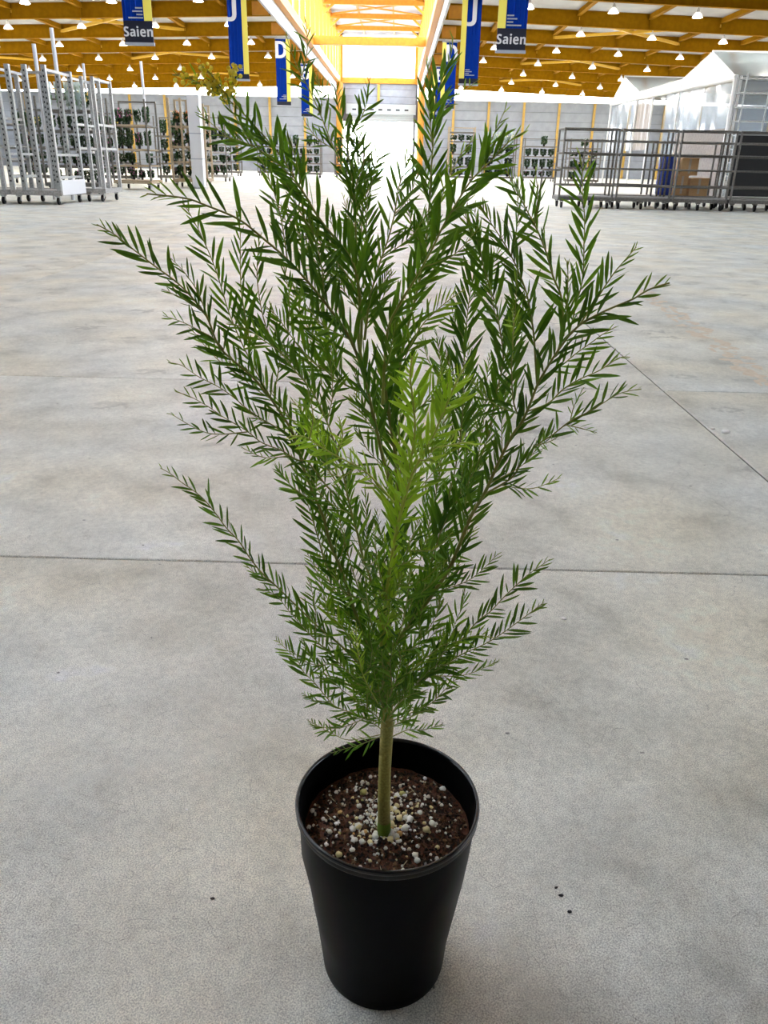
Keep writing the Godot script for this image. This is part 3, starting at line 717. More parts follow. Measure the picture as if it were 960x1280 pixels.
func build_roof() -> void:
	var lit_z := -0.5 # the glazing ends here, over the viewer; plain roof beyond
	var c := setting("ceiling", "pale roof carried by deep ochre steel beams", "ceiling")
	roof_side(c, AISLE_RIGHT + 0.2, SIDE_RIGHT + 0.25)
	roof_side(c, AISLE_LEFT - 0.2, SIDE_LEFT - 0.25)
	# raised skylight over the aisle
	var m := setting("ceiling_skylight", "raised glazed roof light with yellow frames over the aisle", "skylight")
	var top := Shape.new()
	top.box2(Vector3(AISLE_LEFT - 0.5, 11.3, WALL_Z - 0.3), Vector3(AISLE_RIGHT + 0.5, 11.45, BACK_Z))
	part("roof_panel", top, M.ceiling, m)
	for x in [AISLE_LEFT, AISLE_RIGHT]:
		var sg: float = -1.0 if x < AISLE_MID else 1.0
		var f := Shape.new()
		f.box2(Vector3(x - 0.15, 7.3, WALL_Z), Vector3(x + 0.15, 7.75, BACK_Z))
		part("edge_beam", f, M.yellow, m)
		var g := Shape.new()
		g.box2(Vector3(x + sg * 0.2 - 0.05, 6.7, WALL_Z), Vector3(x + sg * 0.2 + 0.05, 7.32, BACK_Z))
		part("fascia", g, M.ceiling, m)
		var e := Shape.new()
		e.box2(Vector3(x - 0.12, 10.9, WALL_Z), Vector3(x + 0.12, 11.3, BACK_Z))
		part("eaves_beam", e, M.yellow, m)
		var p := Shape.new()
		p.box2(Vector3(x + sg * 0.1 - 0.01, 7.75, WALL_Z), Vector3(x + sg * 0.1 + 0.01, 10.9, lit_z))
		part("pane", p, M.glass, m)
		var sol := Shape.new()
		sol.box2(Vector3(x + sg * 0.3 - 0.05, 7.5, lit_z), Vector3(x + sg * 0.3 + 0.05, 11.3, BACK_Z))
		part("solid_side", sol, M.ceiling, m)
		var col := Shape.new()
		col.box2(Vector3(-0.13, 7.75, -0.16), Vector3(0.13, 10.95, 0.16))
		var cm := col.mesh()
		var z := WALL_Z + 0.4
		while z < BACK_Z:
			put("mullion", cm, M.yellow, m, T(Vector3(x, 0, z)))
			z += BEAM_STEP / 2.0
		# yellow haunch plates where the beams meet the edge
		var hp := Shape.new(); hp.box2(Vector3(-0.35, 6.75, -0.12), Vector3(0.35, 7.25, 0.12))
		var hm := hp.mesh()
		z = BEAM_FIRST
		while z < BACK_Z:
			put("haunch", hm, M.yellow, m, T(Vector3(x + sg * 0.75, 0, z)))
			z += BEAM_STEP
	# frames across the skylight roof, with crossed braces between them
	var fr := Shape.new()
	fr.bar(Vector3(AISLE_LEFT, 10.95, 0), Vector3(AISLE_RIGHT, 10.95, 0), 0.2, 0.34)
	fr.bar(Vector3(AISLE_LEFT, 10.2, 0), Vector3(AISLE_LEFT + 0.9, 10.95, 0), 0.12, 0.14)
	fr.bar(Vector3(AISLE_RIGHT, 10.2, 0), Vector3(AISLE_RIGHT - 0.9, 10.95, 0), 0.12, 0.14)
	var fm := fr.mesh()
	var z := BEAM_FIRST
	while z < BACK_Z:
		put("frame", fm, M.yellow, m, T(Vector3(0, 0, z)))
		if z + BEAM_STEP < BACK_Z:
			for e in [0, 1]:
				var s := Shape.new()
				s.bar(Vector3(AISLE_LEFT, 11.05, z + BEAM_STEP * e), Vector3(AISLE_RIGHT, 11.05, z + BEAM_STEP * (1 - e)), 0.1, 0.1)
				part("brace", s, M.yellow, m)
		z += BEAM_STEP
	for x in [-3.2, -0.6]:
		var s := Shape.new(); s.box2(Vector3(x - 0.06, 11.1, WALL_Z), Vector3(x + 0.06, 11.3, BACK_Z))
		part("purlin", s, M.yellow, m)
	for zz in [-55.2, -32.0, -8.8]:
		var s := Shape.new(); s.box2(Vector3(AISLE_LEFT - 0.2, 7.4, zz - 0.2), Vector3(AISLE_RIGHT + 0.2, 7.85, zz + 0.2))
		part("tie_beam", s, M.yellow, m)
	# glazed end over the gate
	var w := setting("window_2", "large bright end window high above the gate", "window")
	var sil := Shape.new(); sil.box2(Vector3(AISLE_LEFT, 7.35, WALL_Z - 0.2), Vector3(AISLE_RIGHT, 7.8, WALL_Z + 0.25))
	part("sill_beam", sil, M.yellow, w)
	for x in [AISLE_LEFT + 0.05, AISLE_RIGHT - 0.35]:
		var s := Shape.new(); s.box2(Vector3(x, 7.8, WALL_Z - 0.15), Vector3(x + 0.3, 11.3, WALL_Z + 0.1))
		part("jamb", s, M.yellow, w)
	var hd := Shape.new(); hd.box2(Vector3(AISLE_LEFT, 11.05, WALL_Z - 0.15), Vector3(AISLE_RIGHT, 11.35, WALL_Z + 0.1))
	part("head", hd, M.ceiling, w)
	var gp := Shape.new(); gp.box2(Vector3(AISLE_LEFT + 0.3, 7.8, WALL_Z - 0.06), Vector3(AISLE_RIGHT - 0.3, 11.05, WALL_Z - 0.05))
	part("pane", gp, M.glass, w)
	for q in [[-4.6, -2.3], [0.9, -1.35]]:
		var s := Shape.new(); s.tube([Vector3(q[0], 10.5, WALL_Z + 0.3), Vector3(q[1], 7.75, WALL_Z + 0.3)], [0.03, 0.03], 6)
		part("bracing_rod", s, M.beam, w)
	# round yellow columns beside the gate
	var cs := Shape.new()
	cs.lathe([Vector2(0.42, 0), Vector2(0.42, 0.05), Vector2(0.42, 0.05), Vector2(0.3, 0.05), Vector2(0.3, 0.05), Vector2(0.3, 7.35)], 16)
	for q in [[-5.3, "yellow steel column on the left of the gate"], [1.95, "yellow steel column on the right of the gate"]]:
		var o := part("column", cs, M.yellow, self, T(Vector3(q[0], 0, WALL_Z + 1.0)))
		tag(o, q[1], "column")
		o.set_meta("kind", "structure")

func build_lamps() -> void:
	var proto: Node3D = null
	for sd in [["right", 4.55, 3.13, 6], ["left", -7.75, -3.25, 7]]:
		for r in 8:
			var z := BEAM_FIRST + BEAM_STEP * r
			for k in sd[3]:
				var x: float = sd[1] + sd[2] * k + (0.0 if k > 0 or sd[0] == "right" else 0.0)
				var label := "white bell lamp, %s beam from far wall, %s lamp %s of the aisle" % [ORD[r], ORD[k], sd[0]]
				var at := Vector3(x + 0.18, under_beam(x), z)
				if proto == null:
					proto = thing("pendant_lamp", label, "lamp", at, "bell lamps under the roof beams")
					var s := Shape.new()
					s.tube([Vector3(0, 0, 0), Vector3(0, -0.09, 0)], [0.02, 0.02], 6)
					part("stem", s, M.steel, proto)
					var g := Shape.new()
					g.lathe([Vector2(0.0, -0.07), Vector2(0.06, -0.08), Vector2(0.075, -0.18)], 10)
					part("gear_housing", g, M.white, proto)
					var b := Shape.new()
					b.lathe([Vector2(0.075, -0.18), Vector2(0.13, -0.23), Vector2(0.175, -0.29), Vector2(0.19, -0.35), Vector2(0.182, -0.35), Vector2(0.12, -0.235), Vector2(0.06, -0.19)], 14)
					part("reflector", b, M.lamp, proto)
					var l := OmniLight3D.new()
					l.name = "lamp_light"
					l.position = Vector3(0, -0.38, 0)
					l.light_color = Color(1.0, 0.98, 0.94)
					l.light_energy = LAMP_ENERGY
					l.light_size = 0.18
					l.omni_range = 60.0
					l.omni_attenuation = 2.0
					l.shadow_enabled = true
					proto.add_child(l)
				else:
					copy(proto, "pendant_lamp", label, at)

func letter(txt: String, size: float, m: Material, parent: Node3D, at: Vector3, bold := true) -> void:
	var t := TextMesh.new()
	var f := SystemFont.new()
	f.font_names = PackedStringArray(["Droid Sans"])
	f.font_weight = 700 if bold else 400
	t.font = f
	t.text = txt
	t.font_size = 64
	t.pixel_size = size / 64.0
	t.depth = 0.01
	put("lettering", t, m, parent, T(at))

func build_banners() -> void:
	var rows := [
		[-23.0, [-6.58, 2.76], "Saien", 3.6],
		[-34.6, [-6.15, 2.62], "J", 3.78],
		[-46.2, [-5.98, 2.48], "D", 3.56],
		[-57.8, [-6.0, 2.47], "B", 3.58]]
	var where := {"Saien": "nearest pair, with white bottom lettering", "J": "second pair, with a white J", "D": "third pair, with a white D", "B": "farthest pair, small"}
	for r in rows:
		for k in 2:
			var side := "left" if k == 0 else "right"
			var inner := 1.0 if k == 0 else -1.0
			var t := thing("hanging_banner", "blue and yellow banner hanging %s of the aisle, %s" % [side, where[r[2]]], "banner", Vector3(r[1][k], r[3], r[0]), "blue banners along the aisle")
			var wid := 0.72
			var s := Shape.new(); s.box2(Vector3(-wid / 2, 0.2, -0.012), Vector3(wid / 2, 3.0, 0.012))
			part("cloth", s, M.blue, t)
			for q in 3:
				var fo := Shape.new(); fo.tube([Vector3(-0.16 * inner + 0.13 * (q - 1), 0.5, 0.006), Vector3(-0.16 * inner + 0.13 * (q - 1), 3.0, 0.006)], [0.02, 0.02], 8)
				part("fold", fo, M.blue, t)
			var y := Shape.new(); y.box2(Vector3(minf(inner * 0.17, inner * 0.37), 0.5 if r[2] == "Saien" else 0.2, 0.008), Vector3(maxf(inner * 0.17, inner * 0.37), 3.0, 0.03))
			part("yellow_strip", y, M.pale_yellow, t)
			var n := Shape.new(); n.box2(Vector3(-wid / 2, 0.02, -0.014), Vector3(wid / 2, 0.5 if r[2] == "Saien" else 0.2, 0.02))
			part("bottom_band", n, M.navy, t)
			var bar := Shape.new(); bar.box2(Vector3(-wid / 2 - 0.02, -0.04, -0.025), Vector3(wid / 2 + 0.02, 0.03, 0.03))
			part("weight_bar", bar, M.banner_grey, t)
			var top := Shape.new(); top.box2(Vector3(-wid / 2 - 0.03, 3.0, -0.03), Vector3(wid / 2 + 0.03, 3.06, 0.03))
			for q in [-1, 1]:
				top.tube([Vector3(0.3 * q, 3.06, 0), Vector3(0.3 * q, 6.78 - r[3], 0)], [0.012, 0.012], 5)
			part("hanger", top, M.banner_grey, t)
			if r[2] == "Saien":
				letter("Saien", 0.29, M.white, t, Vector3(0, 0.26, 0.028))
			else:
				letter(r[2], 1.05, M.white, t, Vector3(-0.1 * inner, 2.52, 0.022))
			# small lines of print, too small to read
			for q in 4:
				var pl := Shape.new()
				var len_: float = [0.17, 0.25, 0.15, 0.36][q]
				var x0 := -0.38 if inner < 0 else -0.0
				var yy := 0.76 - 0.07 * q if r[2] == "Saien" else 0.48 - 0.06 * q
				var xx := (0.14 - len_) if inner > 0 else -0.14
				pl.box2(Vector3(xx, yy, 0.012), Vector3(xx + len_, yy + 0.03, 0.03))
				part("print_line", pl, M.banner_grey, t)

# ------------------------------------------------------------------ carts and what stands on them
var caster_fork: Mesh
var caster_wheel: Mesh

func casters(t: Node3D, spots: Array, m: Material) -> void:
	if caster_fork == null:
		var f := Shape.new()
		f.box2(Vector3(-0.05, 0.16, -0.05), Vector3(0.05, 0.19, 0.05))
		f.box2(Vector3(-0.035, 0.07, -0.02), Vector3(-0.028, 0.17, 0.03))
		f.box2(Vector3(0.028, 0.07, -0.02), Vector3(0.035, 0.17, 0.03))
		caster_fork = f.mesh()
		var w := Shape.new()
		w.tube([Vector3(-0.025, 0.075, 0.02), Vector3(-0.018, 0.075, 0.02), Vector3(0.018, 0.075, 0.02), Vector3(0.025, 0.075, 0.02)], [0.06, 0.075, 0.075, 0.06], 14)
		caster_wheel = w.mesh()
	for p in spots:
		var c := put("caster", caster_fork, m, t, T(Vector3(p[0], 0, p[1])))
		put("wheel", caster_wheel, M.rubber, c)

# upright shelf cart: origin in the middle of its footprint
func shelf_cart(label: String, group: String, x0: float, x1: float, z0: float, z1: float, h: float, shelves: Array, m: Material, deck: Material, rungs: Array, post := 0.05, called := "shelf_cart", extra_posts := []) -> Node3D:
	var c := Vector3((x0 + x1) / 2, 0, (z0 + z1) / 2)
	var hx := absf(x1 - x0) / 2; var hz := absf(z1 - z0) / 2
	var t := thing(called, label, "cart", c, group)
	var b := Shape.new()
	b.box2(Vector3(-hx, 0.19, -hz), Vector3(hx, 0.29, -hz + 0.05))
	b.box2(Vector3(-hx, 0.19, hz - 0.05), Vector3(hx, 0.29, hz))
	b.box2(Vector3(-hx, 0.19, -hz + 0.05), Vector3(-hx + 0.05, 0.29, hz - 0.05))
	b.box2(Vector3(hx - 0.05, 0.19, -hz + 0.05), Vector3(hx, 0.29, hz - 0.05))
	b.box2(Vector3(-hx + 0.05, 0.255, -hz + 0.05), Vector3(hx - 0.05, 0.28, hz - 0.05))
	part("platform", b, deck, t)
	var p := Shape.new()
	p.box2(Vector3(-post / 2, 0.29, -post / 2), Vector3(post / 2, h, post / 2))
	var pm := p.mesh()
	for q in [[-1, -1], [1, -1], [1, 1], [-1, 1]]:
		put("post", pm, m, t, T(Vector3(q[0] * (hx - post / 2), 0, q[1] * (hz - post / 2))))
	for q in extra_posts:
		put("post", pm, m, t, T(Vector3(q[0], 0, q[1])))
	var r := Shape.new()
	r.box2(Vector3(-0.018, -0.025, -hz + post), Vector3(0.018, 0.025, hz - post))
	var rm := r.mesh()
	for y in rungs:
		for sx in [-1, 1]:
			put("rung", rm, m, t, T(Vector3(sx * (hx - post / 2), y, 0)))
	var top := Shape.new()
	top.box2(Vector3(-hx + post, h - 0.05, -hz), Vector3(hx - post, h, -hz + 0.04))
	part("top_rail", top, m, t)
	var s := Shape.new()
	s.box2(Vector3(-hx + 0.01, -0.012, -hz + post), Vector3(hx - 0.01, 0.012, hz - post))
	s.box2(Vector3(-hx + post, -0.03, hz - post), Vector3(hx - post, 0.03, hz - post + 0.025))
	s.box2(Vector3(-hx + post, -0.03, -hz + post - 0.025), Vector3(hx - post, 0.03, -hz + post))
	var sm := s.mesh()
	for y in shelves: put("shelf", sm, deck, t, T(Vector3(0, y, 0)))
	casters(t, [[-hx + 0.12, -hz + 0.12], [hx - 0.12, -hz + 0.12], [hx - 0.12, hz - 0.12], [-hx + 0.12, hz - 0.12]], m)
	return t

var plant_proto := {}

func leaf_blade(s: Shape, p: Vector3, d: Vector3, nn: Vector3, len_: float, wid: float) -> void:
	var side := d.cross(nn).normalized()
	var a := s.vert(p, nn); var b := s.vert(p + d * len_ * 0.45 + side * wid, (nn + side * 0.3).normalized())
	var e := s.vert(p + d * len_ * 0.45 - side * wid, (nn - side * 0.3).normalized()); var f := s.vert(p + d * len_ - nn * len_ * 0.12, nn)
	s.tri(a, b, e); s.tri(b, f, e)

# kinds: green, pink, magenta, orange, white, yellow, violet, sleeve
func make_plant(kind: String) -> Node3D:
	var r := RandomNumberGenerator.new()
	r.seed = hash(kind)
	var t := thing("potted_flower" if kind != "green" else "potted_shrub_small", "", "potted plant")
	var pot := Shape.new()
	pot.lathe([Vector2(0.0, 0.0), Vector2(0.05, 0.0), Vector2(0.05, 0.0), Vector2(0.068, 0.1), Vector2(0.074, 0.1), Vector2(0.074, 0.115), Vector2(0.064, 0.115), Vector2(0.06, 0.09), Vector2(0.0, 0.09)], 10)
	part("pot", pot, M.white_pot if kind in ["white", "yellow"] else M.plastic_pot, t)
	var g := Shape.new()
	g.uses_color = true
	var tall := 0.36 if kind in ["sleeve", "green"] else 0.27
	for k in 260:
		g.col = Color(0.012, 0.035, 0.012).lerp(Color(0.05, 0.12, 0.03), r.randf())
		if kind == "sleeve": g.col = Color(0.05, 0.13, 0.05).lerp(Color(0.16, 0.3, 0.12), r.randf())
		var an := r.randf() * TAU; var up := r.randf()
		var rad := 0.13 * sqrt(r.randf()) * (0.85 + up * 0.35) * (0.7 if kind == "sleeve" else 1.0)
		var p := Vector3(cos(an) * rad, 0.07 + up * (tall - 0.09), sin(an) * rad)
		var d := Vector3(cos(an + r.randf_range(-1, 1)), r.randf_range(-0.2, 1.0), sin(an + r.randf_range(-1, 1))).normalized()
		var ln := r.randf_range(0.05, 0.11)
		var q := p + d * ln
		var flat := Vector2(q.x, q.z)
		if flat.length() > 0.19: # keep the crown compact
			flat = flat.normalized() * 0.19
			q.x = flat.x; q.z = flat.y
		q.y = clampf(q.y, 0.06, tall + 0.04)
		d = (q - p).normalized(); ln = maxf(p.distance_to(q), 0.02)
		leaf_blade(g, p, d, d.cross(Vector3(r.randf() - 0.5, 0.2, r.randf() - 0.5)).normalized(), ln, r.randf_range(0.018, 0.032))
	stuff(part("foliage", g, M.foliage, t))
	var pal := {"pink": Color(0.75, 0.30, 0.48), "magenta": Color(0.48, 0.06, 0.26), "orange": Color(0.82, 0.26, 0.04), "white": Color(0.82, 0.80, 0.76), "yellow": Color(0.85, 0.62, 0.06), "violet": Color(0.30, 0.12, 0.42), "sleeve": Color(0.85, 0.75, 0.25)}
	if pal.has(kind):
		var b := Shape.new()
		b.uses_color = true
		for k in (9 if kind == "sleeve" else 34):
			b.col = pal[kind].lerp(Color(0.9, 0.85, 0.85), r.randf() * 0.25)
			var an := r.randf() * TAU; var rad := 0.15 * sqrt(r.randf())
			b.ball(Vector3(cos(an) * rad, tall - 0.03 + r.randf_range(-0.05, 0.06) - rad * 0.4, sin(an) * rad), Vector3(0.026, 0.018, 0.026), 6, 4)
		stuff(part("blossoms", b, M.bloom, t))
	if kind == "sleeve":
		var sl := Shape.new()
		sl.lathe([Vector2(0.07, 0.02), Vector2(0.12, 0.2), Vector2(0.16, 0.42)], 12)
		part("plastic_sleeve", sl, M.sleeve, t)
	return t

const KIND_NAME := {"green": "green leafy plant", "pink": "pink-flowered plant", "magenta": "magenta-flowered plant", "orange": "orange-flowered plant", "white": "white-flowered plant", "yellow": "yellow-flowered plant", "violet": "violet-flowered plant", "sleeve": "clear-sleeved plant"}

func plant(kind: String, at: Vector3, where: String, place: String, grow := 1.0, room := 9.0) -> void:
	var label: String = "%s, %s, %s" % [KIND_NAME[kind], place, where]
	var base := "potted_flower" if kind != "green" else "potted_shrub_small"
	var o: Node3D
	if not plant_proto.has(kind):
		o = make_plant(kind)
		plant_proto[kind] = o
		o.position = at
		o.scale = Vector3.ONE * grow
		o.set_meta("label", label)
	else:
		o = copy(plant_proto[kind], base, label, at, rng.randf() * TAU, grow)
	o.position.y += 0.014 if at.y < 0.4 else 0.004
	o.scale = Vector3(grow, minf(1.7, room / (0.42 if kind in ["green", "sleeve"] else 0.36)), grow)
	o.set_meta("group", "potted plants, " + where.get_slice(", ", 1))

func shelf_name(y: float) -> String:
	return "bottom shelf, " if y < 0.5 else ("low shelf, " if y < 1.0 else ("middle shelf, " if y < 1.55 else ("high shelf, " if y < 2.2 else "top shelf, ")))

func room_over(y: float, shelves: Array) -> float:
	for s in shelves:
		if s > y + 0.05: return s - y - 0.05
	return 9.0

# a row of plants along x on one shelf
func plant_row(kinds: Array, x0: float, x1: float, y: float, z: float, where: String, grow := 1.0, room := 9.0) -> void:
	grow = minf(grow, (x1 - x0) / kinds.size() / 0.41)
	for i in kinds.size():
		if kinds[i] == "": continue
		var x := lerpf(x0, x1, (i + 0.5) / kinds.size())
		plant(kinds[i], Vector3(x, y, z + rng.randf_range(-0.04, 0.04)), where, ORD[i] + " from left", grow * rng.randf_range(0.9, 1.0), room)

func build_left_carts() -> void:
	# tall galvanised carts near the left edge
	var near_cart := shelf_cart("tall galvanised cart with perforated posts, nearest at the left edge", "tall galvanised carts", -8.35, -7.25, -19.85, -18.37, 2.68, [], M.steel, M.deck, [0.55, 1.0, 2.6], 0.09, "tall_cart", [[-0.25, 0.68], [0.1, 0.68], [-0.1, -0.68], [0.25, -0.68]])
	shelf_cart("tall galvanised cart cut by the left edge of the picture", "tall galvanised carts", -9.6, -8.42, -19.8, -18.3, 2.6, [1.15, 1.6], M.steel, M.deck, [0.9, 1.7], 0.08, "tall_cart", [[0.3, 0.7], [-0.1, 0.7]])
	shelf_cart("tall galvanised cart with an open tube frame, right of the nearest one", "tall galvanised carts", -7.42, -6.86, -21.3, -20.05, 2.62, [], M.steel, M.deck, [1.15, 1.65, 2.58], 0.07, "tall_cart", [[0.0, 0.6], [0.24, 0.2]])
	for c in near_cart.get_children(): # rows of slots up the posts
		if String(c.name).begins_with("post"):
			var sl := Shape.new()
			for k in 22: sl.box2(Vector3(-0.014, 0.45 + 0.1 * k, 0.045), Vector3(0.014, 0.49 + 0.1 * k, 0.0462))
			part("slots", sl, M.dark, c)
	var plate := Shape.new(); plate.box2(Vector3(0.552, 0.2, -0.7), Vector3(0.57, 0.5, 0.7))
	part("end_plate", plate, M.white, near_cart)
	for q in [[-7.9, -20.7, 3.62, "tall white pole behind the nearest galvanised cart"], [-8.35, -20.7, 3.3, "shorter white pole behind the galvanised cart at the left edge"], [-10.75, -30.6, 3.85, "white pole above the plants behind the galvanised carts"], [-8.72, -30.4, 3.93, "white pole above the dark plant cart"]]:
		var s := Shape.new(); s.tube([Vector3(0, 0, 0), Vector3(0, q[2], 0)], [0.045, 0.045], 10)
		var o := part("white_pole", s, M.white, self, T(Vector3(q[0], 0, q[1])))
		tag(o, q[3], "pole")
	# plant carts behind them
	var t1 := "dark cart behind tall carts"
	shelf_cart("dark plant cart behind the tall galvanised carts", "plant carts on the left", -9.9, -8.3, -24.9, -24.0, 2.45, [0.7, 1.15, 1.6, 2.1], M.rusty, M.rusty, [1.0], 0.05, "plant_cart")
	for q in [[0.28, ["green", "", "magenta", "green", "green"]], [0.712, ["green", "green", "pink", "green", "green"]], [1.162, ["green", "white", "green", "green", "green"]], [1.612, ["green", "green", "green", "green", "white"]]]:
		plant_row(q[1], -9.8, -8.4, q[0], -24.45, shelf_name(q[0]) + t1, 1.15, room_over(q[0], [0.7, 1.15, 1.6, 2.1]))
	plant_row(["sleeve", "sleeve", "sleeve", "sleeve", "yellow"], -9.8, -8.4, 2.112, -24.45, "top row, " + t1, 1.3)
	var t2 := "cart left of white column"
	shelf_cart("brown-railed plant cart with five shelves left of the white column", "plant carts on the left", -9.25, -8.0, -29.2, -27.9, 2.66, [0.72, 1.2, 1.9], M.rusty, M.tan_steel, [1.0, 1.9], 0.05, "plant_cart")
	for q in [[0.28, ["", "magenta", "pink", "violet"]], [0.732, ["white", "green", "", "green"]], [1.212, ["green", "green", "magenta", "green"]], [1.912, ["magenta", "pink", "white", "green"]]]:
		plant_row(q[1], -9.2, -8.05, q[0], -28.55, shelf_name(q[0]) + t2, 1.2, room_over(q[0], [0.72, 1.2, 1.9, 2.6]))
	# nested tan carts
	shelf_cart("tan-posted cart with orange flowers beside the white column", "tan carts", -8.12, -7.22, -32.0, -31.0, 2.9, [0.85, 1.35, 2.0], M.tan_steel, M.tan_steel, [1.3, 2.5], 0.07, "tan_cart", [[0.0, 0.46], [0.0, -0.46]])
	shelf_cart("empty tan-posted cart pushed up behind the cart with orange flowers", "tan carts", -8.0, -7.1, -33.2, -32.2, 2.8, [0.85, 1.35, 2.0], M.tan_steel, M.tan_steel, [1.3, 2.5], 0.07, "tan_cart", [[0.0, 0.46]])
	var t3 := "tan cart by column"
	for q in [[0.3, ["green", "yellow"]], [0.862, ["white", "white"]], [1.362, ["green", "orange"]], [2.012, ["orange", "orange"]]]:
		plant_row(q[1], -8.05, -7.29, q[0], -31.3, shelf_name(q[0]) + t3, 1.0, room_over(q[0], [0.85, 1.35, 2.0, 2.85]))
	# the white column
	var col := thing("white_column", "square white column standing between the plant carts on the left", "column", Vector3(-6.98, 0, -30.24))
	var s := Shape.new(); s.box2(Vector3(-0.2, 0.02, -0.2), Vector3(0.2, 2.95, 0.2)); part("shaft", s, M.white, col)
	var s2 := Shape.new(); s2.box2(Vector3(-0.23, 0, -0.23), Vector3(0.23, 0.06, 0.23)); part("foot", s2, M.steel, col)
	for y in [0.95, 1.75]:
		var s3 := Shape.new(); s3.box2(Vector3(-0.212, y, -0.212), Vector3(0.212, y + 0.03, 0.212)); part("band", s3, M.banner_grey, col)
	for k in 3:
		var x: float = [-14.4, -12.1, -10.2][k]; var z: float = [-32.0, -34.0, -36.5][k]
		shelf_cart("dark plant cart in the row behind the white poles, %s from the left" % ORD[k], "plant carts on the left", x, x + 1.7, z - 1.0, z, 2.55, [0.75, 1.25, 1.8], M.rusty, M.rusty, [1.2], 0.05, "plant_cart")
		for q in [[0.29, ["green", "pink", "green", "violet"]], [0.762, ["green", "green", "white", "green"]], [1.262, ["green", "magenta", "green", "green"]], [1.812, ["green", "green", "yellow", "green"]]]:
			plant_row(q[1], x + 0.1, x + 1.6, q[0], z - 0.5, shelf_name(q[0]) + "%s cart behind poles" % ORD[k], 1.4, room_over(q[0], [0.75, 1.25, 1.8]))
	# carts farther back on the left
	var t4 := "cart right of white column"
	shelf_cart("grey plant cart with mixed flowers right of the white column", "plant carts on the left", -9.9, -7.9, -41.2, -40.0, 2.75, [0.75, 1.25, 1.75, 2.3], M.rusty, M.deck, [1.2], 0.05, "plant_cart")
	for q in [[0.28, ["yellow", "orange", "green", "magenta", "green"]], [0.762, ["white", "yellow", "white", "", "green"]], [1.262, ["green", "white", "green", "green", ""]], [1.762, ["green", "white", "orange", "green", "green"]], [2.312, ["magenta", "white", "white", "", "pink"]]]:
		plant_row(q[1], -9.8, -8.0, q[0], -40.6, shelf_name(q[0]) + t4, 1.3, room_over(q[0], [0.75, 1.25, 1.75, 2.3]))
	for k in 4:
		var x := -11.6 + 2.5 * k; var z := -53.0 - 3.0 * (k % 2)
		shelf_cart("dark plant cart in the far left row, %s from the left" % ORD[k], "plant carts in the far left row", x, x + 1.9, z - 1.0, z, 2.2 + 0.2 * (k % 2), [0.8, 1.3, 1.75], M.rusty, M.rusty, [1.2], 0.06, "plant_cart")
		for q in [[0.29, ["green", "magenta", "green", "green"]], [0.812, ["white", "green", "pink", "green"]], [1.312, ["green", "green", "white", "green"]], [1.762, ["green", "", "green", "white"]]]:
			plant_row(q[1], x + 0.1, x + 1.8, q[0], z - 0.5, shelf_name(q[0]) + "%s far left cart" % ORD[k], 1.35, room_over(q[0], [0.8, 1.3, 1.75]))

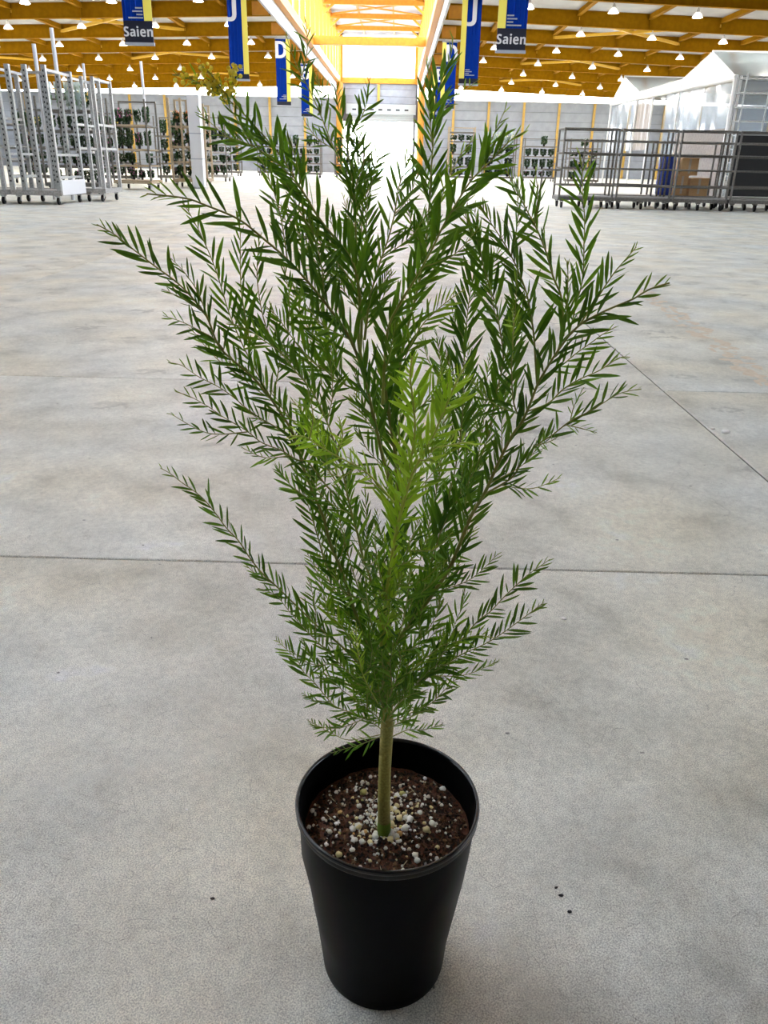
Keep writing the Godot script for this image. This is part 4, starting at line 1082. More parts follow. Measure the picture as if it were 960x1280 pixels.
func build_right_carts() -> void:
	# plant carts at the back right
	var rows := [
		["tan-posted plant cart at the back, nearest the gate", 3.0, 4.6, -52.5, 3.0, [0.8, 1.5, 2.2, 2.7], M.tan_steel, [["green", "green", "magenta"], ["white", "green", "green"], ["green", "", "green"], ["white", "green", "white"]], "back cart beside the gate"],
		["plant cart with silvery sleeved plants along its top", 5.3, 7.3, -53.9, 2.55, [0.9, 1.5, 2.1], M.rusty, [["green", "green", "green"], ["green", "", "green"], ["green", "white", "green"], ["sleeve", "sleeve", "sleeve", "sleeve", "sleeve"]], "back cart topped with sleeves"],
		["dark plant cart packed with round green shrubs", 8.2, 10.4, -57.0, 2.6, [0.75, 1.5, 2.1], M.rusty, [["magenta", "green", "magenta", "green"], ["green", "green", "green", "green"], ["green", "green", "green", "green"], ["", "", "green", ""]], "shrub-packed back cart"],
		["plant cart with one pink plant, behind the low trolleys", 9.6, 11.4, -49.0, 2.4, [0.8, 1.4, 1.9], M.rusty, [["green", "", "white"], ["green", "yellow", "green"], ["white", "pink", "green"], ["", "white", ""]], "back cart behind trolleys"]]
	for c in rows:
		shelf_cart(c[0], "plant carts at the back right", c[1], c[2], c[3] - 1.1, c[3], c[4], c[5], c[6], M.rusty, [1.1], 0.07, "plant_cart")
		var ys := [0.29]
		for y in c[5]: ys.append(y + 0.013)
		for i in c[7].size():
			plant_row(c[7][i], c[1] + 0.1, c[2] - 0.1, ys[i], c[3] - 0.55, shelf_name(ys[i]) + c[8], 1.5, room_over(ys[i], c[5]))
	# long low pipe trolleys
	for k in 5:
		var x0: float = [4.15, 5.62, 7.09, 8.56, 10.03][k]
		low_trolley("low pipe-railed trolley on casters in the front row, %s from the left" % ORD[k], x0, x0 + 1.42, -22.95, -22.1, 1.88, k == 0)
	for k in 3:
		var x0: float = [5.2, 7.1, 9.0][k]
		low_trolley("low pipe-railed trolley in the rear row, %s from the left" % ORD[k], x0, x0 + 1.8, -24.6, -23.6, 1.66, false)
	# boxes and a drum on the rear trolleys
	var y0 := 0.302
	for q in [[7.87, -24.1, 0.30, 0.52, 0.42, y0, "tall cardboard box on the trolley beside the blue drum"], [8.34, -24.1, 0.5, 0.46, 0.46, y0, "lower cardboard box on the trolley, right of the tall one"], [8.0, -24.1, 0.46, 0.44, 0.46, y0 + 0.52, "open cardboard box on top of the other two boxes"]]:
		var t := thing("cardboard_box", q[6], "box", Vector3(q[0], q[5], q[1]), "cardboard boxes")
		var s := Shape.new(); s.box2(Vector3(-q[2] / 2, 0, -q[4] / 2), Vector3(q[2] / 2, q[3], q[4] / 2)); part("body", s, M.card, t)
		var f := Shape.new(); f.box2(Vector3(-q[2] / 2, q[3] - 0.012, q[4] / 2), Vector3(q[2] / 2, q[3], q[4] / 2 + 0.09)); part("flap", f, M.card, t)
		var tp := Shape.new(); tp.box2(Vector3(-0.03, 0.05, q[4] / 2), Vector3(0.03, q[3] - 0.02, q[4] / 2 + 0.003)); part("tape", tp, M.paint, t)
	var d := thing("blue_drum", "blue plastic drum standing on the trolley left of the cardboard boxes", "drum", Vector3(7.45, y0 + 0.002, -24.1))
	var ds := Shape.new()
	ds.lathe([Vector2(0, 0), Vector2(0.2, 0), Vector2(0.22, 0.04), Vector2(0.225, 0.3), Vector2(0.235, 0.33), Vector2(0.225, 0.36), Vector2(0.225, 0.62), Vector2(0.235, 0.65), Vector2(0.225, 0.68), Vector2(0.22, 0.95), Vector2(0.2, 0.99), Vector2(0, 0.99)], 20)
	part("body", ds, M.drum, d)
	var dl := Shape.new(); dl.lathe([Vector2(0, 1.03), Vector2(0.19, 1.03), Vector2(0.19, 1.03), Vector2(0.2, 0.99)], 20); part("lid", dl, M.drum, d)

func low_trolley(label: String, x0: float, x1: float, z0: float, z1: float, h: float, handle: bool) -> void:
	var hx := (x1 - x0) / 2; var hz := (z1 - z0) / 2
	var t := thing("low_trolley", label, "trolley", Vector3((x0 + x1) / 2, 0, (z0 + z1) / 2), "low pipe-railed trolleys")
	var b := Shape.new()
	b.box2(Vector3(-hx, 0.19, -hz), Vector3(hx, 0.27, -hz + 0.05))
	b.box2(Vector3(-hx, 0.19, hz - 0.05), Vector3(hx, 0.27, hz))
	b.box2(Vector3(-hx, 0.19, -hz + 0.05), Vector3(-hx + 0.05, 0.27, hz - 0.05))
	b.box2(Vector3(hx - 0.05, 0.19, -hz + 0.05), Vector3(hx, 0.27, hz - 0.05))
	part("frame", b, M.rusty, t)
	var dk := Shape.new(); dk.box2(Vector3(-hx + 0.03, 0.27, -hz + 0.03), Vector3(hx - 0.03, 0.298, hz - 0.03)); part("deck", dk, M.deck, t)
	var p := Shape.new(); p.tube([Vector3(0, 0.25, 0), Vector3(0, h, 0)], [0.028, 0.028], 8)
	var pm := p.mesh()
	for q in [[-1, -1], [1, -1], [1, 1], [-1, 1]]:
		put("post", pm, M.rusty, t, T(Vector3(q[0] * (hx - 0.03), 0, q[1] * (hz - 0.03))))
	var rl := Shape.new(); rl.tube([Vector3(-hx + 0.03, 0, 0), Vector3(hx - 0.03, 0, 0)], [0.022, 0.022], 8)
	var rm := rl.mesh()
	var rs := Shape.new(); rs.tube([Vector3(0, 0, -hz + 0.03), Vector3(0, 0, hz - 0.03)], [0.022, 0.022], 8)
	var rsm := rs.mesh()
	for y in [0.55, 0.95, 1.3, h - 0.02]:
		for sz in [-1, 1]: put("rail", rm, M.rusty, t, T(Vector3(0, y, sz * (hz - 0.03))))
		for sx in [-1, 1]: put("side_rail", rsm, M.rusty, t, T(Vector3(sx * (hx - 0.03), y, 0)))
	var sh := Shape.new(); sh.box2(Vector3(-hx + 0.04, 1.58, -hz + 0.04), Vector3(hx - 0.04, 1.61, hz - 0.04))
	if h > 1.8: part("shelf", sh, M.rusty, t)
	if handle:
		var g := Shape.new(); g.tube([Vector3(-hx, 0.9, hz - 0.03), Vector3(-hx - 0.42, 0.9, hz - 0.03), Vector3(-hx - 0.45, 0.86, hz - 0.03), Vector3(-hx - 0.47, 0.32, hz - 0.03)], [0.022, 0.022, 0.022, 0.022], 8)
		part("handle", g, M.rusty, t)
	var cs := []
	for k in 3:
		for sz in [-1, 1]: cs.append([-hx + 0.12 + (hx - 0.12) * k, sz * (hz - 0.1)])
	casters(t, cs, M.rusty)

func booth_at(z: float, y: float, x := 0.0) -> Vector3:
	return Vector3(x, y, z + 41.5)

func build_booth() -> void:
	var t := thing("vinyl_booth", "clear vinyl-sheeted booth with two gables and white pipe frame behind the trolleys", "booth", Vector3(12.2, 0, -41.5))
	var deep := 10.0
	# pipes
	for q in [[-32.9, 4.05], [-39.2, 4.3], [-43.2, 4.3], [-46.0, 4.3], [-51.5, 4.3]]:
		var s := Shape.new(); s.tube([booth_at(q[0], 0.0), booth_at(q[0], q[1])], [0.09 if q[0] > -33 else 0.05, 0.09 if q[0] > -33 else 0.05], 10)
		part("post", s, M.white, t)
	var ev := Shape.new(); ev.tube([booth_at(-32.9, 4.05), booth_at(-51.5, 4.3)], [0.1, 0.1], 10); part("eaves_pipe", ev, M.white, t)
	var gabs := [[-33.0, -35.9, -39.2, 4.1, 5.2, 4.5], [-45.8, -49.3, -51.6, 4.5, 5.5, 4.3]]
	for g in gabs:
		var s := Shape.new()
		s.hexa([booth_at(g[0], 4.1), booth_at(g[1], 4.15), booth_at(g[1], 4.15, 0.03), booth_at(g[0], 4.1, 0.03), booth_at(g[0], g[3]), booth_at(g[1], g[4]), booth_at(g[1], g[4], 0.03), booth_at(g[0], g[3], 0.03)])
		s.hexa([booth_at(g[1], 4.15), booth_at(g[2], 4.2), booth_at(g[2], 4.2, 0.03), booth_at(g[1], 4.15, 0.03), booth_at(g[1], g[4]), booth_at(g[2], g[5]), booth_at(g[2], g[5], 0.03), booth_at(g[1], g[4], 0.03)])
		part("gable_sheet", s, M.vinyl_roof, t)
		for e in [[0, 3], [2, 5]]:
			var r := Shape.new()
			var a: Vector3 = booth_at(g[e[0]], g[e[1]]); var b: Vector3 = booth_at(g[1], g[4])
			var dx := Vector3(deep, 0, 0); var up := Vector3(0, 0.02, 0)
			r.hexa([a, b, b + dx, a + dx, a + up, b + up, b + dx + up, a + dx + up])
			part("roof_sheet", r, M.vinyl_roof, t)
		var rp := Shape.new(); rp.tube([booth_at(g[1], g[4]), booth_at(g[1], g[4], deep)], [0.05, 0.05], 8); part("ridge_pipe", rp, M.white, t)
	var mid := Shape.new()
	mid.hexa([booth_at(-39.2, 4.2), booth_at(-45.8, 4.25), booth_at(-45.8, 4.25, 0.03), booth_at(-39.2, 4.2, 0.03), booth_at(-39.2, 4.5), booth_at(-45.8, 4.5), booth_at(-45.8, 4.5, 0.03), booth_at(-39.2, 4.5, 0.03)])
	part("valance", mid, M.vinyl_roof, t)
	var fl := Shape.new()
	fl.hexa([booth_at(-39.2, 4.5), booth_at(-45.8, 4.5), booth_at(-45.8, 4.5, deep), booth_at(-39.2, 4.5, deep), booth_at(-39.2, 4.53), booth_at(-45.8, 4.53), booth_at(-45.8, 4.53, deep), booth_at(-39.2, 4.53, deep)])
	part("roof_sheet", fl, M.vinyl_tan, t)
	# hanging sheets along the aisle side, each slightly rippled
	for q in [[-33.1, -38.9, 2.35, 3.95, M.vinyl], [-36.4, -41.2, 1.1, 4.1, M.vinyl], [-43.3, -46.0, 1.8, 4.15, M.vinyl_tan], [-46.1, -51.3, 1.8, 4.15, M.vinyl]]:
		var s := Shape.new()
		var n := 14
		for k in n:
			var za := lerpf(q[0], q[1], k / float(n)); var zb := lerpf(q[0], q[1], (k + 1) / float(n))
			var xa := 0.05 * sin(k * 1.7) + 0.1; var xb := 0.05 * sin((k + 1) * 1.7) + 0.1
			var nn := Vector3(-1, 0, (xb - xa) / (zb - za)).normalized()
			s.quad(booth_at(za, q[2], xa), booth_at(zb, q[2], xb), booth_at(zb, q[3], xb), booth_at(za, q[3], xa), nn)
		part("side_sheet", s, q[4], t)
	var lp := Shape.new(); lp.box2(booth_at(-39.0, 0.02, 0.02), booth_at(-33.05, 2.4, 0.06)); part("lower_board", lp, M.panel_brown, t)
	# end facing the viewer
	var es := Shape.new(); es.box2(booth_at(-32.9, 0.0, 0.1), booth_at(-32.87, 4.1, deep)); part("end_sheet", es, M.vinyl, t)
	for k in 4:
		var pz := Shape.new(); pz.tube([booth_at(-32.85, 0.0, 0.15 + 2.4 * k), booth_at(-32.85, 4.1, 0.15 + 2.4 * k)], [0.05, 0.05], 8); part("end_post", pz, M.white, t)
	# far side of the booth
	var bk := Shape.new(); bk.box2(booth_at(-51.6, 0.0, deep), booth_at(-32.9, 4.3, deep + 0.05)); part("rear_sheet", bk, M.vinyl_tan, t)
	# wire racks at the right edge
	for k in 2:
		var x0 := 11.15 + 1.75 * k
		var r := thing("wire_rack", "tall grey wire shelf rack at the right edge, %s" % ["left one" if k == 0 else "right one"][0], "rack", Vector3(x0 + 0.8, 0, -29.6), "wire racks at the right edge")
		for q in [[-0.78, -0.4], [0.78, -0.4], [0.78, 0.4], [-0.78, 0.4], [0, 0.4]]:
			var s := Shape.new(); s.tube([Vector3(q[0], 0, q[1]), Vector3(q[0], 3.85, q[1])], [0.025, 0.025], 8); part("post", s, M.steel, r)
		for y in 9:
			var s := Shape.new()
			var yy := 0.35 + 0.42 * y
			s.box2(Vector3(-0.78, yy, -0.4), Vector3(0.78, yy + 0.03, -0.37)); s.box2(Vector3(-0.78, yy, 0.37), Vector3(0.78, yy + 0.03, 0.4))
			for w in 9: s.box2(Vector3(-0.78 + 0.19 * w, yy + 0.005, -0.37), Vector3(-0.765 + 0.19 * w, yy + 0.02, 0.37))
			part("shelf", s, M.steel, r)
	for k in 2:
		var bd := thing("dark_board", "dark board leaning behind the trolleys at the right edge, %s" % ["left one" if k == 0 else "right one"][0], "board", Vector3(11.6 + 1.7 * k, 0, -28.3), "dark boards at the right edge")
		var s := Shape.new(); s.box2(Vector3(-0.78, 0.0, -0.02), Vector3(0.78, 2.0, 0.02)); part("sheet", s, M.dark, bd)
		var e := Shape.new()
		e.box2(Vector3(-0.82, 0, -0.03), Vector3(-0.78, 2.04, 0.03)); e.box2(Vector3(0.78, 0, -0.03), Vector3(0.82, 2.04, 0.03)); e.box2(Vector3(-0.78, 2.0, -0.03), Vector3(0.78, 2.04, 0.03))
		part("edging", e, M.steel, bd)

# ------------------------------------------------------------------ the potted shrub
const POT_AT := Vector3(0.0063, 0, -0.757)

func build_pot() -> void:
	var t := thing("plant_pot", "tall black plastic pot with a rolled rim on the concrete floor", "pot", POT_AT)
	var s := Shape.new()
	s.lathe([Vector2(0.0, 0.002), Vector2(0.074, 0.002), Vector2(0.0795, 0.0), Vector2(0.0815, 0.003), Vector2(0.0822, 0.012), Vector2(0.086, 0.06), Vector2(0.0925, 0.11), Vector2(0.0985, 0.16), Vector2(0.1045, 0.21), Vector2(0.1075, 0.24), Vector2(0.1095, 0.266), Vector2(0.1098, 0.268)], 96)
	for k in s.v.size(): # the soft plastic wall is a little dented
		var q := s.v[k]
		var an := atan2(q.z, q.x)
		var w := clampf(q.y / 0.05, 0, 1) * clampf((0.262 - q.y) / 0.05, 0, 1)
		w *= 0.0016 * sin(an * 2.0 + q.y * 9.0 + 0.6) + 0.0012 * sin(an * 5.0 - q.y * 31.0) + 0.0009 * sin(an * 3.0 + q.y * 55.0)
		s.v[k] = q + Vector3(cos(an), 0, sin(an)) * w
	part("body", s, M.pot, t)
	var r := Shape.new()
	r.lathe([Vector2(0.1092, 0.2655), Vector2(0.1118, 0.2662), Vector2(0.1130, 0.2685), Vector2(0.1122, 0.2712), Vector2(0.1116, 0.2722), Vector2(0.1132, 0.2742), Vector2(0.1138, 0.2772), Vector2(0.1130, 0.2798), Vector2(0.1112, 0.2806), Vector2(0.1094, 0.2798), Vector2(0.1086, 0.277)], 96)
	part("rim", r, M.rim, t)
	var i := Shape.new()
	i.lathe([Vector2(0.1086, 0.277), Vector2(0.1070, 0.262), Vector2(0.1035, 0.228), Vector2(0.088, 0.18), Vector2(0.070, 0.01), Vector2(0.0, 0.01)], 96)
	part("inner_wall", i, M.pot, t)

func soil_height(x: float, z: float, n: FastNoiseLite) -> float:
	return 0.241 + 0.0045 * n.get_noise_2d(x * 900.0, z * 900.0) + 0.0030 * n.get_noise_2d(x * 3200.0 + 50.0, z * 3200.0) - 2.0 * (x * x + z * z) * 0.25

func build_soil() -> void:
	var t := thing("potting_soil", "dark brown potting soil strewn with pale pebbles inside the black pot", "soil", POT_AT)
	var n := FastNoiseLite.new()
	n.seed = 4; n.frequency = 0.02
	var s := Shape.new()
	var rings := 34; var seg := 96
	for j in rings + 1:
		for k in seg:
			var r := 0.1030 * j / rings; var an := TAU * k / seg
			var p := Vector3(cos(an) * r, 0, sin(an) * r)
			p.y = soil_height(p.x, p.z, n)
			var e := 0.001
			s.vert(p, Vector3(soil_height(p.x - e, p.z, n) - soil_height(p.x + e, p.z, n), 2.0 * e, soil_height(p.x, p.z - e, n) - soil_height(p.x, p.z + e, n)).normalized())
	for j in rings:
		for k in seg:
			var a := j * seg + k; var b := j * seg + (k + 1) % seg
			if j > 0: s.tri(a, b, b + seg)
			s.tri(a, b + seg, a + seg)
	part("surface", s, M.soil, t)
	var r := RandomNumberGenerator.new()
	r.seed = 21
	# crumbs and fibres of the mix
	var c := Shape.new()
	c.uses_color = true
	for k in 3600:
		var an := r.randf() * TAU; var rad := 0.0985 * sqrt(r.randf())
		var p := Vector3(cos(an) * rad, 0, sin(an) * rad)
		p.y = soil_height(p.x, p.z, n)
		var q := r.randf()
		c.col = Color(0.012, 0.006, 0.003).lerp(Color(0.13, 0.060, 0.026), q * q)
		if r.randf() < 0.09: c.col = Color(0.26, 0.15, 0.08)
		var sz := r.randf_range(0.0009, 0.0032)
		c.box(p, Vector3(sz * r.randf_range(0.7, 2.4), sz, sz), Basis.from_euler(Vector3(r.randf() * 3, r.randf() * 3, r.randf() * 3)))
	stuff(part("crumbs", c, M.crumb, t))
	# pebble shapes
	var shapes := []
	for k in 5:
		var b := Shape.new()
		b.ball(Vector3.ZERO, Vector3(1.0, r.randf_range(0.6, 0.85), r.randf_range(0.7, 1.0)), 9, 6)
		var pn := FastNoiseLite.new(); pn.seed = 60 + k; pn.frequency = 0.9
		for i in b.v.size():
			b.v[i] *= 1.0 + 0.5 * pn.get_noise_3dv(b.v[i] * 1.6)
		shapes.append(b.mesh())
	# the trunk stands in front of the pot's middle; pebbles gather round it
	var heap := Vector2(-0.003, 0.006)
	var fine := Shape.new()
	fine.uses_color = true
	var made := 0
	for k in 500:
		var p2: Vector2
		if k < 190:
			p2 = heap + Vector2(r.randfn(0.0, 0.030), r.randfn(0.0, 0.027) - 0.012)
		elif k < 270:
			p2 = heap + Vector2(r.randfn(0.0, 0.013), r.randfn(0.0, 0.014))
		else:
			p2 = Vector2.from_angle(r.randf() * TAU) * 0.1 * sqrt(r.randf())
		if p2.length() > 0.098: continue
		var p := Vector3(p2.x, 0, p2.y)
		p.y = soil_height(p.x, p.z, n)
		var size := r.randf_range(0.0017, 0.0030)
		if k % 5 == 0: size = r.randf_range(0.0032, 0.0050)
		if k >= 270: size *= 0.7
		var turn := Basis.from_euler(Vector3(r.randf_range(-0.5, 0.5), r.randf() * TAU, r.randf_range(-0.5, 0.5))).scaled(Vector3.ONE * size)
		var w := r.randf()
		var m := 0 if w < 0.42 else (5 if w < 0.6 else (1 if w < 0.83 else (2 if w < 0.9 else (3 if w < 0.96 else 4))))
		if size > 0.0019 and made < 260:
			put("pebble", shapes[k % 5], M.stone[m], t, Transform3D(turn, p + Vector3(0, size * 0.35, 0)))
			made += 1
		else:
			fine.col = Color(0.78, 0.74, 0.62)
			fine.ball(p + Vector3(0, size * 0.4, 0), Vector3.ONE * size, 6, 4)
	stuff(part("fine_pebbles", fine, M.crumb, t))
	for k in 9:
		var st := Shape.new()
		var an := r.randf() * TAU; var rad := 0.085 * sqrt(r.randf())
		var p := Vector3(cos(an) * rad, 0.0, sin(an) * rad); p.y = soil_height(p.x, p.z, n) + 0.003
		var d := Vector3(r.randf_range(-1, 1), r.randf_range(0.0, 0.2), r.randf_range(-1, 1)).normalized() * r.randf_range(0.006, 0.014)
		st.tube([p - d, p, p + d + Vector3(0, 0.001, 0)], [0.0004, 0.0006, 0.0003], 5)
		part("straw", st, M.straw, t)

# one narrow leaf along +y, one unit long, facing +z, folded a little at its midrib
func leaf_shape(bend: float, sweep: float, colr: Color, stout := 1.0) -> Shape:
	var s := Shape.new()
	s.uses_color = true
	var rows := [[0.0, 0.10], [0.10, 0.42], [0.28, 0.86], [0.5, 1.0], [0.72, 0.86], [0.9, 0.45], [1.0, 0.04]]
	var hw := 0.060 * stout
	for q in rows:
		var t: float = q[0]
		var w: float = q[1] * hw
		var mid := Vector3(sweep * t * t, t, -bend * t * t)
		s.col = colr.lerp(Color(0.22, 0.28, 0.06), 0.18)
		s.vert(mid, Vector3(0, bend * t, 1).normalized())
		s.col = colr
		s.vert(mid + Vector3(-w, 0, 0.25 * w), Vector3(0.3, bend * t, 1).normalized())
		s.vert(mid + Vector3(w, 0, 0.25 * w), Vector3(-0.3, bend * t, 1).normalized())
	for i in rows.size() - 1:
		var a := i * 3; var b := a + 3
		s.tri(a, a + 1, b + 1); s.tri(a, b + 1, b)
		s.tri(a, a + 2, b + 2); s.tri(a, b + 2, b)
	return s

func smooth_line(flat: Array, step: float) -> Array:
	var pts := []
	for i in range(0, flat.size(), 3): pts.append(Vector3(flat[i], flat[i + 1], flat[i + 2]) * 0.001)
	var c := Curve3D.new()
	c.bake_interval = step
	for i in pts.size():
		var a: Vector3 = pts[maxi(i - 1, 0)]; var b: Vector3 = pts[mini(i + 1, pts.size() - 1)]
		var h := (b - a) / 6.0
		c.add_point(pts[i], -h, h)
	return Array(c.get_baked_points())

func build_shrub() -> void:
	var t := thing("flowering_shrub", "tall feathery green shrub with narrow leaves growing in the black pot", "shrub", Vector3(0.003, 0.243, -0.74))
	var base := t.position
	var eye := Vector3(0, 1.0, 0)
	var r := RandomNumberGenerator.new()
	r.seed = 1234
	# trunk
	var tr := Shape.new()
	tr.tube([Vector3(0, -0.02, 0), Vector3(0, 0.004, 0), Vector3(-0.001, 0.05, 0), Vector3(-0.001, 0.1, 0), Vector3(0.0005, 0.16, 0), Vector3(-0.001, 0.212, 0), Vector3(-0.005, 0.256, -0.001), Vector3(-0.003, 0.3, -0.003)], [0.0082, 0.0080, 0.0076, 0.0074, 0.0076, 0.0066, 0.0058, 0.0048], 14)
	part("trunk", tr, M.trunk, t)
	var gb := Shape.new()
	gb.tube([Vector3(0, -0.012, 0), Vector3(0, 0.004, 0), Vector3(0, 0.017, 0)], [0.0086, 0.0085, 0.0081], 14)
	part("trunk_base", gb, M.green_bark, t)
	# leaf kinds, dark to bright
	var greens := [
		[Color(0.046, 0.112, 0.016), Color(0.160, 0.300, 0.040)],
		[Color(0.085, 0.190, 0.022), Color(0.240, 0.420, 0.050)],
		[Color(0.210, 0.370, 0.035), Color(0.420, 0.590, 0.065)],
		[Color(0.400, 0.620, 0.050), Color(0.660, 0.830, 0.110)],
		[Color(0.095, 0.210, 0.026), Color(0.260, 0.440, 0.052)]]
	var tip_green := Color(0.42, 0.50, 0.08)
	var found := []
	var nodes := []
	var stems_all := SHRUB_BRANCHES.duplicate(true)
	# short side twigs in the thick of the crown, leaving the stems on every side
	for q in SHRUB_BRANCHES:
		if q[2] < 1.15: continue
		var pl := smooth_line(q[5], 0.004)
		var i := int(pl.size() * 0.12)
		while i < pl.size() * 0.86:
			var p: Vector3 = pl[i]
			if absf(p.x + 0.005) < (0.07 if p.y < 0.6 else 0.13) and p.y > 0.36:
				var tn: Vector3 = (pl[i + 1] - pl[i - 1]).normalized()
				var ax := Vector3(r.randfn(0, 1), r.randfn(0, 1), r.randfn(0, 1)).normalized()
				var o := (ax - tn * ax.dot(tn)).normalized()
				var ln := r.randf_range(0.035, 0.085)
				var e1 := p + (tn * 0.8 + o * 0.6).normalized() * ln * 0.5
				var e2 := e1 + (tn * 0.85 + o * 0.35 + Vector3(0, 0.25, 0)).normalized() * ln * 0.5
				var flat := []
				for w in [p, e1, e2]: flat.append_array([w.x * 1000.0, w.y * 1000.0, w.z * 1000.0])
				stems_all.append([[0, 1, 1, 4][r.randi_range(0, 3)] if q[0] != 3 else 2, q[1] * 0.8, 0.9, 0.4, 0.08, flat])
			i += r.randi_range(13, 23)
	for bi in stems_all.size():
		var q: Array = stems_all[bi]
		var kind: int = q[0]
		var leaf_len: float = q[1] * 0.00113
		var pts := smooth_line(q[5], 0.004)
		var rad := []
		var loc := []
		for i in pts.size():
			var f := i / float(pts.size() - 1)
			rad.append(lerpf(q[2], q[3], pow(f, 0.8)) * 0.0007)
			loc.append(pts[i] - base)
		var b := Shape.new()
		b.uses_color = true
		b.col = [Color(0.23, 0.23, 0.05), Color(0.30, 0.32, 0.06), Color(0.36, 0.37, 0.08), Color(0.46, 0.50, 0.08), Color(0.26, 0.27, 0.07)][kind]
		b.tube(loc, rad, 7 if q[2] > 2 else 5)
		var node := part("branch", b, M.bark, t)
		nodes.append(node)
		# leaves, in turn left and right of the stem, leaning forward along it
		var total := 0.0
		for i in pts.size() - 1: total += pts[i].distance_to(pts[i + 1])
		var face := Vector3(r.randfn(0, 0.35), r.randfn(0, 0.25) + 0.25, 1).normalized()
		var gap: float = [0.0031, 0.0029, 0.0028, 0.0026, 0.0027][kind]
		var at: float = q[4] * total
		var k := 0
		while at < total:
			var f := at / total
			var fi: float = f * (pts.size() - 1)
			var i0 := mini(int(fi), pts.size() - 2)
			var p: Vector3 = pts[i0].lerp(pts[i0 + 1], fi - i0)
			var tan_: Vector3 = (pts[mini(i0 + 2, pts.size() - 1)] - pts[maxi(i0 - 1, 0)]).normalized()
			var nn := (face - tan_ * face.dot(tan_)).normalized()
			var side := tan_.cross(nn).normalized() * (1.0 if k % 2 == 0 else -1.0)
			var az := r.randfn(0.0, 0.55 if kind != 3 else 0.8)
			var out := (side * cos(az) + nn * sin(az)).normalized()
			var near_tip := clampf((total - at) / (leaf_len * 1.5), 0.0, 1.0)
			var open := r.randfn(0.62, 0.14) * lerpf(0.55, 1.0, near_tip)
			var d := (tan_ * cos(open) + out * sin(open) + Vector3(0, 0.30 if out.y > 0.0 else 0.05, 0)).normalized()
			var ln := leaf_len * r.randf_range(0.72, 1.12) * lerpf(0.22, 1.0, near_tip)
			if r.randf() < 0.10: ln *= 0.55
			var bn := (nn + out * r.randfn(0, 0.5) + Vector3(0, 0.35, 0) + tan_ * r.randfn(0, 0.3))
			bn = (bn - d * bn.dot(d)).normalized()
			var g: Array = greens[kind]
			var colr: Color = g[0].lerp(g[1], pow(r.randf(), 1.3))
			if kind < 3 and near_tip < 0.75: colr = colr.lerp(tip_green, (0.75 - near_tip) * 0.7)
			if r.randf() < 0.93:
				var area: float = ln * ln * (0.25 + 0.75 * absf(bn.dot((eye - p).normalized()))) / (eye - p).length_squared() * (1.0 + 1.5 * (p.z + 0.74))
				found.append({"b": bi, "p": p - base, "d": d, "n": bn, "l": ln, "c": colr, "a": area, "bend": r.randfn(0.05, 0.10), "sweep": r.randfn(0, 0.05), "v": r.randi_range(0, 3), "kind": kind})
			var outer := clampf((absf(p.x) - 0.09) / 0.06, 0.0, 1.0)
			at += gap * (1.08 + 0.26 * maxf(outer, clampf((p.y - 0.93) / 0.08, 0.0, 1.0))) * r.randf_range(0.75, 1.3)
			k += 1
	# the leaves that show largest are parts of their branch, the others one mass of foliage
	found.sort_custom(func(a, b): return a.a > b.a)
	var variants := {}
	var mass := Shape.new()
	mass.uses_color = true
	for i in found.size():
		var e: Dictionary = found[i]
		var x: Vector3 = e.d.cross(e.n).normalized()
		var bs := Basis(x, e.d, e.n)
		if i < 300:
			var key := "%d_%d" % [e.kind, e.v]
			if not variants.has(key):
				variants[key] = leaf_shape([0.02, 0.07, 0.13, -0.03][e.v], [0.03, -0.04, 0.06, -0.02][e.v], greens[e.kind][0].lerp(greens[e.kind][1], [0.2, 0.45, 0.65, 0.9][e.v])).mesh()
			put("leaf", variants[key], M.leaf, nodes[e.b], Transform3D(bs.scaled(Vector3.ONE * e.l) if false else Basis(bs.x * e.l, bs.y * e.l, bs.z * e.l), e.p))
		else:
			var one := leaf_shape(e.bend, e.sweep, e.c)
			var first := mass.v.size()
			for j in one.v.size():
				mass.v.append(e.p + bs * (one.v[j] * e.l))
				mass.n.append((bs * one.n[j]).normalized())
				mass.c.append(one.c[j])
			for j in one.ix: mass.ix.append(first + j)
	stuff(part("foliage", mass, M.leaf, t))
	# yellow flower heads at the end of the upper left branch
	var stems := [[[-0.150, 1.048], [-0.158, 1.058], [-0.165, 1.067], [-0.172, 1.073]], [[-0.152, 1.050], [-0.146, 1.062], [-0.144, 1.076]], [[-0.158, 1.056], [-0.176, 1.060], [-0.186, 1.064], [-0.199, 1.066]], [[-0.155, 1.053], [-0.162, 1.056], [-0.168, 1.058]]]
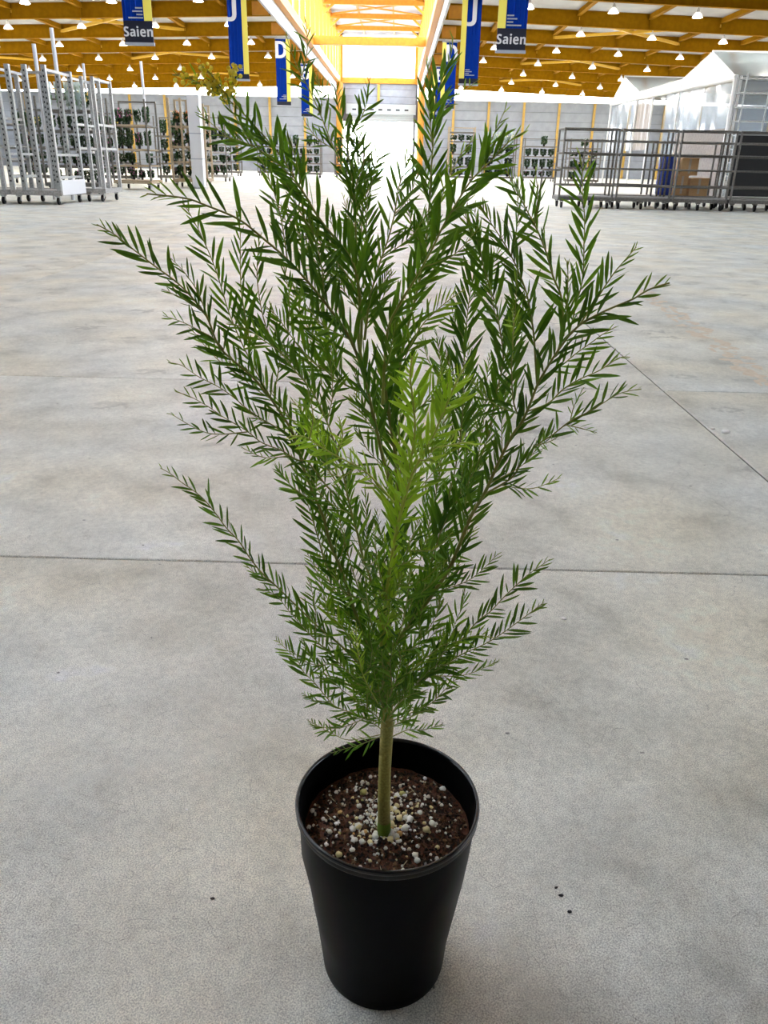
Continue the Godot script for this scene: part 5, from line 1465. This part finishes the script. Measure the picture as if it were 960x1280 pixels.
	for si in stems.size():
		var st: Array = stems[si]
		var pp := []
		for w in st: pp.append(Vector3(w[0], w[1], -0.787) - base)
		var s := Shape.new()
		s.uses_color = true
		s.col = Color(0.30, 0.32, 0.06)
		var rr := []
		for w in pp: rr.append(0.0006)
		s.tube(pp, rr, 5)
		var fs := part("flower_spray", s, M.bark, t)
		var b := Shape.new()
		b.uses_color = true
		for k in (34 if si != 2 else 20):
			var f: float = r.randf() * (pp.size() - 1)
			var i0 := mini(int(f), pp.size() - 2)
			var p: Vector3 = pp[i0].lerp(pp[i0 + 1], f - i0) + Vector3(r.randfn(0, 0.0026), r.randfn(0, 0.0026), r.randfn(0, 0.0035))
			b.col = Color(0.95, 0.84, 0.06).lerp(Color(0.97, 0.93, 0.24), r.randf())
			b.ball(p, Vector3.ONE * r.randf_range(0.0014, 0.0022), 7, 5)
		stuff(part("blossoms", b, M.bloom_bright, fs))

# ------------------------------------------------------------------ bits on the floor
func build_floor_bits() -> void:
	var r := RandomNumberGenerator.new()
	r.seed = 31
	for q in FLOOR_BITS:
		var s := Shape.new()
		s.ball(Vector3.ZERO, Vector3(q[2], q[2] * 0.35, q[2] * 0.7), 7, 4)
		for i in s.v.size(): s.v[i] *= r.randf_range(0.75, 1.2)
		var o := part(q[3], s, M.crumb_dark if q[4] == 0 else M.stone[5], self, Transform3D(Basis(Vector3.UP, r.randf() * 3), Vector3(q[0], q[2] * 0.25, q[1])))
		tag(o, q[5], "debris", "bits of debris on the floor")

func _ready() -> void:
	rng.seed = 99
	# camera
	var cam := Camera3D.new()
	cam.name = "camera"
	cam.fov = 65.6
	cam.near = 0.05
	cam.far = 600.0
	cam.position = Vector3(0, 1.0, 0)
	cam.rotation_degrees = Vector3(-23.78, 0.42, 1.23)
	add_child(cam)
	cam.current = true
	# sky and exposure
	var env := Environment.new()
	var sky := Sky.new()
	var sm := ProceduralSkyMaterial.new()
	sm.sky_top_color = Color(0.86, 0.92, 1.0)
	sm.sky_horizon_color = Color(0.97, 0.98, 1.0)
	sm.ground_horizon_color = Color(0.75, 0.75, 0.74)
	sm.ground_bottom_color = Color(0.7, 0.7, 0.69)
	sm.sky_energy_multiplier = 1.0
	sky.sky_material = sm
	env.background_mode = Environment.BG_SKY
	env.sky = sky
	env.tonemap_mode = Environment.TONE_MAPPER_LINEAR
	env.tonemap_exposure = EXPOSURE
	env.sdfgi_enabled = true
	env.ssao_enabled = true
	env.ssil_enabled = true
	var we := WorldEnvironment.new()
	we.name = "world_environment"
	we.environment = env
	add_child(we)
	make_materials()
	build_floor()
	build_walls()
	build_roof()
	build_pot()
	build_soil()
	build_shrub()
	build_left_carts()
	build_right_carts()
	build_booth()
	build_banners()
	build_lamps()
	build_floor_bits()
